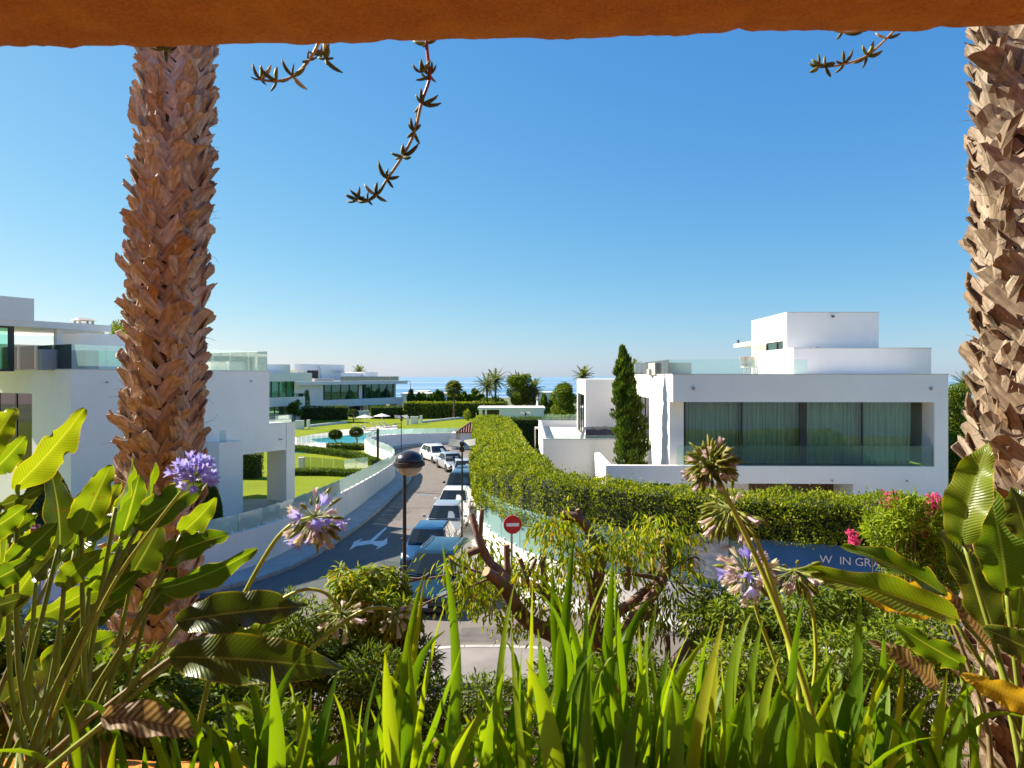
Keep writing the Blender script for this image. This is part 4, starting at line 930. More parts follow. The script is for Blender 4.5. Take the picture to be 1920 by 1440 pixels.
# pool house
q0, q1 = G(898, 789), G(1020, 786)
Yp = 104.0; ph = thing('pool_house', 'small flat white pool house with open end beyond the long hedge', 'building', (GX(898, Yp), Yp, -.25))
wd_ = GX(1020, Yp)-GX(898, Yp); zt_ = CZ-(764-HV)/F*Yp+.25; xo = GX(936, Yp)-GX(898, Yp)
mb = MB(); mb.box(-.2, wd_+.2, -.1, 6, zt_-.35, zt_); mb.box(xo, wd_, 0, 6, 0, zt_-.35); mb.box(0, .35, 0, .35, 0, zt_-.35); mb.box(0, .3, 5.5, 6, 0, zt_-.35); mb.box(.9, 1.2, 0, .3, 0, zt_-.35); mb.build('wall', M['white_far'], ph)
MB().box(.35, xo, 5.6, 5.9, 0, zt_-.35).build('back_panel', M['frame'], ph)
# gatehouse with a tiled roof
gx0, gx1, gy = GX(847, 75), GX(899, 75), 75.0; gz0 = zroad(75)
gh = thing('gatehouse', 'small white gatehouse with a red tiled roof at the end of the road', 'hut', (gx0, gy, gz0)); gw = gx1-gx0
ez = CZ-(811-HV)/F*gy-gz0; tz = CZ-(795-HV)/F*gy-gz0
MB().box(.9, gw, 0, 3, 0, ez).box(0, .45, -.35, 1.4, 0, ez-.02).box(.45, .9, .5, .7, 0, ez-.05).build('wall', M['garden_wall'], gh)
mb = MB(); mb.add([(.5,-.25,ez),(gw+.3,-.25,ez),(gw+.3,3.2,ez),(.5,3.2,ez),(gw+.3,1.3,tz),(1.9,1.3,tz)], [(0,1,4,5),(1,2,4),(2,3,5,4),(3,0,5),(0,3,2,1)]); mb.build('roof', simple('terracotta_roof', (.17,.06,.04), .8, .2), gh)
M['tile'] = simple('roof_tile', (.23,.085,.055), .75, .3, 5)
for k in range(11):
    x = .55+k*.27; a = Vector((x, -.27, ez+.04)); top = min(1.0, (x-.5)/1.4); b2 = Vector((x, -.25+1.55*top, ez+.04+(tz-ez)*top))
    if (b2-a).length > .25: MB().tube([a, b2], .085, 6).build('roof_tile', M['tile'], gh)
MB().tube([(.5,-.25,ez+.05),(1.9,1.3,tz+.05)], .1, 6).build('ridge_tile', M['tile'], gh); MB().tube([(1.9,1.3,tz+.05),(gw+.3,1.3,tz+.05)], .1, 6).build('ridge_tile', M['tile'], gh)

# ------------------------------------------------------------------ lamps and signs
M['dome'] = simple('lamp_dome_plastic', (.030,.024,.024), .22, .35, 5)
m, n, b, o = new_mat('opal_globe'); b.inputs['Base Color'].default_value = (.62,.50,.32,1); b.inputs['Roughness'].default_value = .25; b.inputs['Transmission Weight'].default_value = .35; M['opal'] = m
YL = 14.0; q = P(763.5, 872, YL); zg = .13
lp = thing('street_lamp', 'black lamp post with a dark dome over an amber globe', 'street lamp', (GX(758.5, YL), YL, zg))
H = q.z-zg; rg = 27/F*YL; ox = GX(766, YL)-GX(758.5, YL)
MB().tube([(0,0,0),(0,0,H-.05)], [.044,.038], 12).build('pole', M['metal_dark'], lp, smooth=40)
MB().lathe([(.12,0),(.12,.25),(.06,.3)], 12).build('base', M['metal_dark'], lp)
MB().tube([(0,0,H-.06),(ox,.0,H-.02)], .055, 8).build('arm', M['metal_dark'], lp)
MB().lathe([(rg*1.05,-.03),(rg*1.10,-.02),(rg*1.10,.05),(rg*1.02,.06)], 28, (ox,.1,H+.0)).build('rim', M['metal_dark'], lp, smooth=35)
MB().lathe([(rg*math.cos(a), rg*.80*math.sin(a)) for a in [math.radians(x) for x in (0,12,25,40,55,70,82)]]+[(.02, rg*.80)], 28, (ox,.1,H+.05)).build('dome', M['dome'], lp, smooth=True)
MB().lathe([(.02,-rg*.80)]+[(rg*.93*math.cos(a), -rg*.80*math.sin(a)) for a in [math.radians(x) for x in (80,65,50,35,20,5)]], 28, (ox,.1,H-.02)).build('globe', M['opal'], lp, smooth=True)
M['solar'] = simple('solar_panel', (.34,.32,.24), .35, .3, 2)
def solar_lamp(label, x, y, zb_, h, az, s=1.0):
    t = thing('solar_lamp', label, 'street lamp', (x, y, zb_), az, 'solar lamps')
    MB().tube([(0,0,0),(0,0,h)], [.055*s,.045*s], 10).build('pole', M['metal_dark'], t)
    for sg in (-1, 1):
        MB().add([(sg*.06,-.22,h-.02),(sg*.72*s,-.22,h+.05),(sg*.72*s,.3,h+.30),(sg*.06,.3,h+.23),(sg*.06,-.22,h-.05),(sg*.72*s,-.22,h+.02),(sg*.72*s,.3,h+.27),(sg*.06,.3,h+.2)], [(0,1,2,3),(7,6,5,4),(0,4,5,1),(1,5,6,2),(2,6,7,3),(3,7,4,0)]).build('solar_panel', M['solar'], t)
    MB().box(-.1,.1,-.12,.1,h-.25,h+.18).build('battery_box', M['metal_dark'], t)
    MB().tube([(0,0,h-.55),(-.62*s,-.05,h-.5)], .028, 6).build('arm', M['metal_dark'], t); MB().cbox(-.85*s,-.5*s,-.12,.02,h-.55,h-.48,.01).build('lamp_head', M['metal_grey'], t)
Yq = 30.2; solar_lamp('dark solar street lamp with tilted panels beside the hedge and parked cars', GX(866.5, Yq), Yq, zroad(Yq)+.13, CZ-(836-HV)/F*Yq-zroad(Yq)-.13, 0, .82)
Yq = 63.0; solar_lamp('solar street lamp at the bend in front of the pool', GX(752.5, Yq), Yq, zroad(Yq), CZ-(784-HV)/F*Yq-zroad(Yq), .3, .85)
Yq = 90.0; solar_lamp('small solar lamp standing before the pool house', GX(985, Yq), Yq, -.2, CZ-(776-HV)/F*Yq+.2, .2, .9)
Yq = 47.5; t = thing('lamp_post', 'plain dark post with a small white floodlight on the lawn behind the curved wall', 'lamp post', (GX(708.5, Yq), Yq, zlawn(0, Yq)))
hh = CZ-(804-HV)/F*Yq-zlawn(0, Yq); MB().cbox(-.075,.075,-.075,.075,0,hh,.01).build('pole', M['metal_dark'], t); MB().cbox(-.24,-.07,-.22,-.04,hh-.32,hh-.2,.02).build('floodlight', M['metal_white'], t)
Yq = 150; t = thing('tall_street_lamp', 'thin tall street lamp with a hooked head before the sea', 'street lamp', (GX(769.5, Yq), Yq, -2)); hh = CZ-(714-HV)/F*Yq+2
MB().tube([(0,0,0),(0,0,hh-.4),(-.15,0,hh-.1),(-.6,0,hh)], .07, 6).build('pole', M['beige_render'], t); MB().cbox(-1.0,-.5,-.12,.12,hh-.06,hh+.05,.02).build('lamp_head', M['metal_grey'], t)
Yq = 45; t = thing('floodlight_post', 'green-grey floodlight post on the shaded lawn by the terrace', 'lamp post', (GX(1003, Yq), Yq, .35)); hh = CZ-(804-HV)/F*Yq-.35
MB().tube([(0,0,0),(0,0,hh)], .05, 8).build('pole', M['metal_grey'], t); MB().cbox(-.02,.2,-.1,.08,hh-.02,hh+.14,.02).build('floodlight', M['metal_white'], t)
M['red'] = simple('red_sign_paint', (.52,.012,.016), .35, .08, 4); M['sign_white'] = simple('white_sign_paint', (.80,.79,.77), .4, .05, 4)
def no_entry(label, u, v, Y, zb_, r_, az, post_u):
    c = P(u, v, Y); t = thing('no_entry_sign', label, 'road sign', (c.x, Y, zb_), az, 'no entry signs'); h = c.z-zb_; dx = GX(post_u, Y)-c.x
    n_ = 40; mb_ = MB(); front = [(r_*math.cos(2*math.pi*k/n_), -.03, h+r_*math.sin(2*math.pi*k/n_)) for k in range(n_)]; back = [(p_[0], -.012, p_[2]) for p_ in front]
    mb_.add(front+back, [tuple(range(n_)), tuple(range(2*n_-1, n_-1, -1))]+[(k, n_+k, n_+(k+1) % n_, (k+1) % n_) for k in range(n_)]); mb_.build('disc', M['red'], t)
    ring = MB(); ro = [(r_*1.03*math.cos(2*math.pi*k/n_), h+r_*1.03*math.sin(2*math.pi*k/n_)) for k in range(n_)]
    ring.add([(a, -.036, b2) for a, b2 in ro]+[(a, .02, b2) for a, b2 in ro]+[(a*.955, -.036, h+(b2-h)*.955) for a, b2 in ro], [(k, n_+k, n_+(k+1) % n_, (k+1) % n_) for k in range(n_)]+[(k, (k+1) % n_, 2*n_+(k+1) % n_, 2*n_+k) for k in range(n_)]); ring.build('rim', M['red'], t)
    MB().box(-r_*.72, r_*.72, -.036, -.031, h-r_*.19, h+r_*.19).build('white_bar', M['sign_white'], t)
    MB().box(dx-.035, dx+.035, .005, .06, 0, h+r_*.7).build('post', M['metal_grey'], t)
no_entry('red no-entry sign with white bar on a grey post by the teal glass', 961, 983.5, 22.0, zroad(22)+.13, .285, math.radians(8), 959.5)
no_entry('red no-entry sign half hidden by broad leaves at the left garden wall', 63, 989, 20.2, .12, .13, math.radians(-5), 72)
# banner on the glass fence
bp = resample(WR, .25); bp = offset([p for p in bp if 4.9 < p.x < 13], .03)
def banner_part(name, mat, x0, x1, par):
    pts = [p for p in bp if x0 <= p.x <= x1]; bk = offset(pts, -.006)
    so = strip(name, pts, bk, lambda p: 1.42, lambda p: 2.62, mat); so.parent = par; so.matrix_parent_inverse = Matrix.Translation((-par.location.x, -par.location.y, 0))
bn = thing('printed_banner', 'blue printed banner with white lettering on the glass fence under the hedge', 'banner', (7, 18.2, 0))
M['blue'] = simple('blue_print', (.012,.13,.34), .5, .15, 1.5)
m, n, b, o = new_mat('printed_photo'); tn = noise_node(n, 1.6, 5, stretch=(1,1,2.2)); n.links.new(ramp(n, tn.outputs[0], [(.30,(.16,.12,.09)),(.42,(.42,.34,.27)),(.5,(.30,.42,.52)),(.58,(.62,.60,.58)),(.7,(.20,.17,.13))]), b.inputs['Base Color']); b.inputs['Roughness'].default_value = .5; M['photo'] = m
banner_part('photo_print', M['photo'], 4.9, 6.15, bn); banner_part('blue_print', M['blue'], 6.2, 12.5, bn)
pa = min(bp, key=lambda p: abs(p.x/p.y*F+CU-1531)); pb = min(bp, key=lambda p: abs(p.x/p.y*F+CU-1626)); ang = math.atan2(pb.y-pa.y, pb.x-pa.x); adv = 0.0
for chx in 'W  IN GRAM':
    if chx == ' ': adv += .075; continue
    fc_ = bpy.data.curves.new('letter', 'FONT'); fc_.body = chx; fc_.size = .29; fc_.extrude = .002; fc_.materials.append(M['sign_white'])
    tmp = bpy.data.objects.new('letter_curve', fc_); COL.objects.link(tmp); bpy.context.view_layer.update()
    lme = bpy.data.meshes.new_from_object(tmp.evaluated_get(bpy.context.evaluated_depsgraph_get())); bpy.data.objects.remove(tmp)
    xs_ = [v.co.x for v in lme.vertices]; lo = bpy.data.objects.new('letter', lme); COL.objects.link(lo); lo.parent = bn
    lo.location = (pa.x-7+(adv-min(xs_))*math.cos(ang), pa.y-18.2-.05+(adv-min(xs_))*math.sin(ang), CZ-(1054-HV)/F*pa.y); lo.rotation_euler = (math.pi/2, 0, ang); adv += max(xs_)-min(xs_)+.035
# ------------------------------------------------------------------ parked cars
def car_paint(name, c, metal=.3, rough=.32):
    m, n, b, o = new_mat(name); t = noise_node(n, 3, 4)
    n.links.new(ramp(n, t.outputs[0], [(.3, tuple(x*.92 for x in c)), (.7, c)]), b.inputs['Base Color'])
    b.inputs['Metallic'].default_value = metal; b.inputs['Roughness'].default_value = rough
    b.inputs['Coat Weight'].default_value = .8; b.inputs['Coat Roughness'].default_value = .06; return m
M['tyre'] = simple('tyre_rubber', (.02,.02,.02), .8, .2, 10); M['rim'] = simple('alloy_rim', (.45,.45,.46), .3, .1, metal=.9)
M['lens'] = simple('headlight_lens', (.55,.57,.60), .12, .1, spec=.8); M['tail'] = simple('tail_light', (.35,.01,.01), .2, .1); M['trim'] = simple('black_trim', (.02,.02,.02), .5, .2); M['cabin'] = simple('car_cabin', (.03,.03,.032), .8, .3)
M['plate'] = simple('number_plate', (.75,.75,.72), .4, .05)
KINDS = {  # length, half width, hood z, belt z, roof z, windscreen base, roof front, roof rear, rear base
 'sedan': (4.5, .88, .78, .93, 1.44, 1.18, 1.95, 3.25, 4.0), 'hatch': (4.05, .86, .80, .95, 1.47, .98, 1.75, 3.35, 3.92),
 'suv': (4.5, .92, .98, 1.08, 1.70, 1.15, 1.90, 3.85, 4.38), 'wagon': (4.6, .90, .86, .98, 1.52, 1.12, 1.90, 4.0, 4.5), 'mini': (3.75, .84, .85, .98, 1.44, .98, 1.55, 3.05, 3.55)}
def car(label, kind, paint, x, y, heading, rails=False):
    """front of the car at local y=0, tail at +length; heading turns it about its middle"""
    L, W, zh, zbt, zr_, ya, yb_, yc, yd = KINDS[kind]
    z0 = zroad(y); t = thing('parked_car', label, 'car', (x, y, z0), heading, 'cars parked along the hedge')
    t.rotation_euler.x = 0; o = -L/2
    st = [(.0, .80, .42, .60), (.06, .93, .30, .66), (.25, .98, .22, .70), (.6, 1.0, .2, .74), (ya-.1, 1.0, .2, zh/ zbt), (ya+.3, 1.0, .2, 1), (L*.5, 1.0, .2, 1), (yd-.1, 1.0, .22, 1), (L-.22, .985, .26, .97), (L-.05, .95, .34, .92), (L, .84, .45, .8)]
    rows = []
    for (yy, wf, zb_, zf) in st:
        w_ = W*wf; zt_ = zbt*zf if zf != zh/zbt else zh; zt_ = min(zt_, zbt)
        zm = zb_+(zt_-zb_)*.45
        half = [(w_*.90, zb_), (w_*.985, zb_+.10), (w_, zm), (w_*.985, zt_-.10), (w_*.93, zt_-.025), (w_*.80, zt_+.015), (w_*.35, zt_+.045), (0, zt_+.05)]
        ring = [(-a, yy+o, z) for a, z in half]+[(a, yy+o, z) for a, z in half[-2::-1]]
        rows.append(ring)
    mb = MB(); mb.grid(rows); nc = len(rows[0]); mb.add(rows[0], [tuple(range(nc))]); mb.add(rows[-1], [tuple(range(nc-1, -1, -1))]); mb.add([], [])
    for i in range(len(rows)-1): mb.add([rows[i][0], rows[i][-1], rows[i+1][-1], rows[i+1][0]], [(0,1,2,3)])
    mb.build('body', paint, t, smooth=38)
    wb, wt = W*.90, W*.70; zbb = zbt-.02
    def ringz(f):   # greenhouse outline at height fraction f
        wx = wb+(wt-wb)*f; z = zbb+(zr_-zbb)*f
        return wx, ya+(yb_-ya)*f+o, yd+(yc-yd)*f+o, z
    gh_ = MB(); rr = []
    for f in (0, .5, .9, 1.0):
        wx, y0, y1, z = ringz(f); 
        if f == 1.0: wx *= .9; y0 += .12; y1 -= .10
        rr.append([(-wx, y1, z), (-wx, (y0+y1)/2, z), (-wx*.98, y0+.06, z), (-wx*.5, y0-.02, z), (wx*.5, y0-.02, z), (wx*.98, y0+.06, z), (wx, (y0+y1)/2, z), (wx, y1, z)])
    gh_.grid(rr, closed=True); top = rr[-1]; zc_ = zr_+.03
    yy0, yy1 = top[3][1], top[0][1]
    gh_.add(top+[(0, yy0+.15, zc_), (0, (yy0+yy1)/2, zc_+.01), (0, yy1-.1, zc_-.02)], [(3,4,8),(4,5,8),(5,6,9,8),(6,7,10,9),(7,0,10),(0,1,9,10),(1,2,8,9),(2,3,8)])
    gh_.build('cabin_shell', paint, t, smooth=32)
    # glass pieces lie just proud of the shell
    def lerp(a, b2, s): return tuple(a[k]+(b2[k]-a[k])*s for k in range(3))
    wl, yl0, _, zl_ = ringz(.06); wu, yu0, _, zu = ringz(.90)
    e = .012
    def gpiece(name, q, mat=None): MB().add(q, [tuple(range(len(q)))]).build(name, mat or M['car_glass2'], t)
    gpiece('windscreen', [(-wl*.94,yl0+.05-e,zl_+e),(-wl*.5,yl0-.03-e,zl_+e),(wl*.5,yl0-.03-e,zl_+e),(wl*.94,yl0+.05-e,zl_+e),(wu*.92,yu0+.05-e,zu+e),(wu*.5,yu0-.025-e,zu+e),(-wu*.5,yu0-.025-e,zu+e),(-wu*.92,yu0+.05-e,zu+e)])
    _, _, yl1, _ = ringz(.1); _, _, yu1, _ = ringz(.86)
    gpiece('rear_window', [(wl*.88,yl1+e,zl_+.03),(-wl*.88,yl1+e,zl_+.03),(-wu*.9,yu1+e,zu-.02),(wu*.9,yu1+e,zu-.02)])
    for s in (-1, 1):
        ym = (ya+yd)/2+o-.1
        for (a0, a1, b0, b1) in ((yl0+.22, ym-.05, yu0+.14, ym-.05), (ym+.05, yl1-.28, ym+.05, yu1-.20)):
            q = [(s*(wl+e),a0,zl_+.01),(s*(wl+e),a1,zl_+.01),(s*(wu+e+.015),b1,zu-.03),(s*(wu+e+.015),b0,zu-.03)]
            gpiece('side_window', q if s > 0 else q[::-1])
        MB().cbox(-.09,.09,-.06,.06,-.05,.07,.02).build('mirror', M['trim'] if kind != 'sedan' else paint, t).location = (s*(W+.09), ya+.42+o, zbt+.03)
        MB().add([(s*W*.50,.02+o,zh*.70),(s*W*.90,.12+o,zh*.74),(s*W*.965,.42+o,zh*.88),(s*W*.80,.30+o,zh*.93),(s*W*.55,.10+o,zh*.84)], [(0,1,2,3,4) if s > 0 else (4,3,2,1,0)]).build('headlight', M['lens'], t)
        MB().box(min(s*W*.68, s*W*.95), max(s*W*.68, s*W*.95), L-.06+o, L+.01+o, zbt*.68, zbt*.92).build('tail_light', M['tail'], t)
        for yw_ in (.78, L-.82):
            wx = s*(W-.19); wh = link('wheel', TYRE, t, (wx, yw_+o, .31), (0, math.pi/2, 0)); link('rim', RIM, wh, (0, 0, s*.08), None)
            wa = MB().lathe([(.37,-.01),(.37,.0)], 20).build('wheel_arch', M['trim'], t); wa.rotation_euler = (0, math.pi/2, 0); wa.location = (s*W*.99, yw_+o, .34)
        if rails: MB().tube([(s*wt*.86, yb_+.25+o, zr_+.02), (s*wt*.86, yb_+.4+o, zr_+.07), (s*wt*.86, yc-.35+o, zr_+.07), (s*wt*.86, yc-.2+o, zr_+.02)], .018, 6).build('roof_rail', M['metal_grey'], t)
    MB().box(-W*.48, W*.48, -.012+o, .03+o, zh*.50, zh*.74).build('grille', M['trim'], t)
    MB().box(-W*.75, W*.75, .0+o, .05+o, .24, .36).build('lower_intake', M['trim'], t)
    MB().box(-.26, .26, -.03+o, -.012+o, zh*.42, zh*.42+.11).build('number_plate', M['plate'], t)
    return t
TYRE = MB().lathe([(.20,-.10),(.29,-.105),(.315,-.08),(.32,0),(.315,.08),(.29,.105),(.20,.10)], 22).mesh('wheel', M['tyre'], 40)
RIM = MB().lathe([(.05,.035),(.19,.01),(.205,.03),(.21,.0)], 14).mesh('rim', M['rim'], 40)
m, n, b, o = new_mat('tinted_car_glass'); b.inputs['Base Color'].default_value = (.018,.024,.026,1); b.inputs['Roughness'].default_value = .05; b.inputs['Specular IOR Level'].default_value = .45; M['car_glass2'] = m
PT = {k: car_paint('paint_'+k, c, mt) for k, c, mt in (('teal', (.010,.035,.05), .3), ('blue', (.015,.07,.16), .3), ('silver', (.50,.51,.51), .45), ('white', (.74,.74,.72), .0), ('slate', (.035,.055,.085), .3), ('black', (.02,.026,.034), .2), ('pale', (.60,.61,.62), .3))}
cl = [('dark teal estate car with roof rails, nearest of the parked row', 'wagon', 'teal', 822, 22.3, -8, True), ('bright blue small car between the teal estate and the silver car', 'mini', 'blue', 806, 26.6, -3, False),
      ('silver saloon facing the lamp post, third in the parked row', 'sedan', 'silver', 838, 32.3, -2, False), ('white saloon behind the silver one, beside the hedge', 'sedan', 'white', 853, 37.6, -2, False),
      ('slate blue off-roader behind the white saloon', 'suv', 'slate', 865, 43.6, -2, False), ('black hatchback squeezed behind the slate off-roader', 'hatch', 'black', 871, 48.6, 0, False),
      ('pale car half hidden by the lamp pole and hedge', 'hatch', 'pale', 869, 53.6, 6, False), ('silver saloon angled at the bend of the road', 'sedan', 'silver', 846, 58.8, 20, False), ('white estate car with roof rails, last of the row at the bend', 'wagon', 'white', 817, 64.6, 26, True)]
for lab, kd, pt, u, Yc_, hd, rl in cl: car(lab, kd, PT[pt], GX(u, Yc_), Yc_, math.radians(hd), rl)
# ------------------------------------------------------------------ our own terracotta house: the opening we look through
def terracotta():
    m, n, b, o = new_mat('terracotta_render')
    a = noise_node(n, 1.1, 6, stretch=(.5,2.2,2.2)); f = noise_node(n, 38, 6); s = noise_node(n, 9, 5)
    c = ramp(n, a.outputs[0], [(.30, (.62,.18,.020)), (.5, (.70,.235,.030)), (.70, (.76,.29,.045))])
    c = mixc(n, .40, c, ramp(n, s.outputs[0], [(.35, (.36,.09,.018)), (.65, (.72,.29,.05))])); c = mixc(n, .35, c, ramp(n, noise_node(n, 110, 3).outputs[0], [(.3, (.30,.07,.015)), (.7, (.78,.33,.06))]))
    n.links.new(c, b.inputs['Base Color']); b.inputs['Roughness'].default_value = .9; b.inputs['Specular IOR Level'].default_value = .2
    mx = n.nodes.new('ShaderNodeMath'); mx.operation = 'ADD'; n.links.new(f.outputs[0], mx.inputs[0]); n.links.new(s.outputs[0], mx.inputs[1])
    bump(n, b, mx.outputs[0], .9, .012); return m
M['terra'] = terracotta(); M['cream'] = plaster('cream_render', (.80,.74,.64))
HB = .93; hs = thing('terracotta_house', 'orange terracotta house whose opening frames the view', 'house', (0, 1.9, 0), math.radians(-2.7))
mb = MB(); rows = []; N_ = 700
EX = np.linspace(-6, 6, 1201); _er = np.random.default_rng(4); EV = sum(np.interp(EX, np.linspace(-6, 6, k_), _er.normal(0, a_, k_)) for k_, a_ in ((9, .005), (40, .003), (150, .0022), (420, .0018), (900, .0012)))
for _c in (1.15, -.35, .62, 2.3, -1.9, -1.1): EV += .010*np.clip(1-np.abs(EX-_c)/.035, 0, 1)
for j, (ly, dz) in enumerate(((-.75, .02), (-.5, .006), (-.25, -.004), (-.08, .003), (-.02, .006), (.0, .022), (.012, .06), (.012, .3), (.0, 1.6))):
    row = []
    for i in range(N_+1):
        x = -6+12*i/N_
        e = float(np.interp(x, EX, EV))
        row.append((x, ly+(.25*e if j > 2 else 0), CZ+HB+dz+e*(1 if j > 1 else .3)))
    rows.append(row)
mb.grid(rows[::-1]).build('lintel', M['terra'], hs, smooth=True)
MB().box(-6, 6, -5.2, -.75, CZ+HB+.03, CZ+HB+.4).build('ceiling', M['cream'], hs)
MB().box(-6, 6, -.75, .0, CZ+HB+.5, CZ+HB+1.7).build('upper_parapet', M['terra'], hs)
MB().box(-6, 6, -5.4, -5.2, 0, 9).build('back_wall', M['cream'], hs)
MB().box(-6, 6, -5.2, -.6, 5.2, 5.4).build('floor', simple('pale_floor_tiles', (.62,.52,.42), .6, .1), hs)
MB().box(-6, 6, -.7, -.55, 5.2, 5.62).build('inner_planter_wall', M['terra'], hs)
MB().box(-12, 12, .45, .65, 0, 5.49).build('front_wall', M['terra'], hs)
rows = []
for j, (ly, z) in enumerate(((.46, 5.49), (.44, 5.52), (.47, 5.535), (.62, 5.535), (.66, 5.52), (.655, 5.49))):
    rows.append([(-12+24*i/240, ly+.004*math.sin(i*.9+j), z+.004*math.sin(i*.37)+.003*math.sin(i*1.7)) for i in range(241)])
MB().grid(rows).build('planter_rim', M['terra'], hs, smooth=True)
MB().box(-6, 6, -.55, .45, 5.2, 5.50).build('planter_soil', M['soil'], hs)
MB().box(-12, -6, -5.4, .45, 0, 11).box(6, 12, -5.4, .45, 0, 11).build('side_wall', M['terra'], hs)
MB().box(-12, 12, -5.6, -.8, CZ+HB+1.7, CZ+HB+1.9).build('roof_slab', M['terra'], hs)

# ------------------------------------------------------------------ shaggy palm trunks
def boot_mat(name, stops, orange):
    m, n, b, o = new_mat(name)
    oi = n.nodes.new('ShaderNodeObjectInfo'); tc = n.nodes.new('ShaderNodeTexCoord')
    ad = n.nodes.new('ShaderNodeVectorMath'); ad.operation = 'ADD'; n.links.new(tc.outputs['Object'], ad.inputs[0]); n.links.new(oi.outputs['Random'], ad.inputs[1])
    mp = n.nodes.new('ShaderNodeMapping'); mp.inputs['Scale'].default_value = (16, 16, 2.2); n.links.new(ad.outputs[0], mp.inputs[0])
    g = n.nodes.new('ShaderNodeTexNoise'); g.inputs['Scale'].default_value = 3.0; g.inputs['Detail'].default_value = 6; n.links.new(mp.outputs[0], g.inputs['Vector'])
    bl = n.nodes.new('ShaderNodeTexNoise'); bl.inputs['Scale'].default_value = 9; bl.inputs['Detail'].default_value = 4; n.links.new(ad.outputs[0], bl.inputs['Vector'])
    c = ramp(n, oi.outputs['Random'], stops)
    c = mixc(n, 1.0, c, ramp(n, g.outputs[0], [(.3, (.55,.52,.50)), (.7, (1.2,1.2,1.2))]), 'MULTIPLY')
    c = mixc(n, ramp(n, bl.outputs[0], [(.54, (0,0,0)), (.70, (.5,.5,.5))]), c, orange)
    n.links.new(c, b.inputs['Base Color']); b.inputs['Roughness'].default_value = .8; b.inputs['Specular IOR Level'].default_value = .25
    bump(n, b, g.outputs[0], .6, .006); return m
M['boot_l'] = boot_mat('brown_leaf_base', [(0,(.34,.25,.17)),(.25,(.47,.37,.27)),(.5,(.55,.46,.36)),(.8,(.60,.54,.46)),(.93,(.62,.58,.52)),(1,(.44,.27,.14))], (.45,.27,.13))
M['boot_r'] = boot_mat('grey_tan_leaf_base', [(0,(.22,.16,.105)),(.4,(.30,.235,.165)),(.8,(.35,.285,.21)),(1,(.27,.17,.09))], (.29,.185,.10))
M['trunk_core'] = simple('dark_fibrous_trunk', (.05,.03,.018), .95, .5, 14, .9, bscale=30, stretch=(1,1,.35), dist=.02)
M['fibre'] = simple('pale_palm_fibre', (.42,.31,.19), .9, .4, 20)
def boot_mesh(i, mat):
    """split leaf base: a thick tapering strap, cupped, with a ragged end"""
    r = random.Random(100+i); L = r.uniform(.17, .27); w0 = r.uniform(.062, .088); w1 = w0*r.uniform(.30, .78); th = r.uniform(.012, .020); skew = r.uniform(-.035, .035)
    fr_, bk = [], []; n = 3; us = (-1, -.35, .4, 1); curl = r.uniform(.4, 1.7); lop = r.uniform(-.035, .035)
    for k in range(n+1):
        t = k/n; w_ = w0+(w1-w0)*t**r.uniform(.6, 1.1)+.006*math.sin(k*2.1+i); z = -.055+L*t; out = .010+.034*curl*t*t+.008*t; cx = skew*t; cup = .026*(1-.35*t); tt = th*(1-.4*t); A, B = [], []
        for u in us:
            j = (r.uniform(-.024, .016)+lop*u) if k == n else r.uniform(-.004, .004); h = out-cup*u*u+r.uniform(-.003, .003)
            A.append((cx+u*w_, h, z+j)); B.append((cx+u*w_*.95, h-tt*(1.2-.4*abs(u)), z+j))
        fr_.append(A); bk.append(B)
    mb_ = MB(); mb_.grid([q[::-1] for q in fr_]); mb_.grid(bk)
    for k in range(n): mb_.add([fr_[k][0], fr_[k+1][0], bk[k+1][0], bk[k][0], fr_[k][3], fr_[k+1][3], bk[k+1][3], bk[k][3]], [(0,3,2,1),(4,5,6,7)])
    mb_.add(fr_[n]+bk[n], [(0,4,5,1),(1,5,6,2),(2,6,7,3)])
    return mb_.mesh('leaf_base', mat)
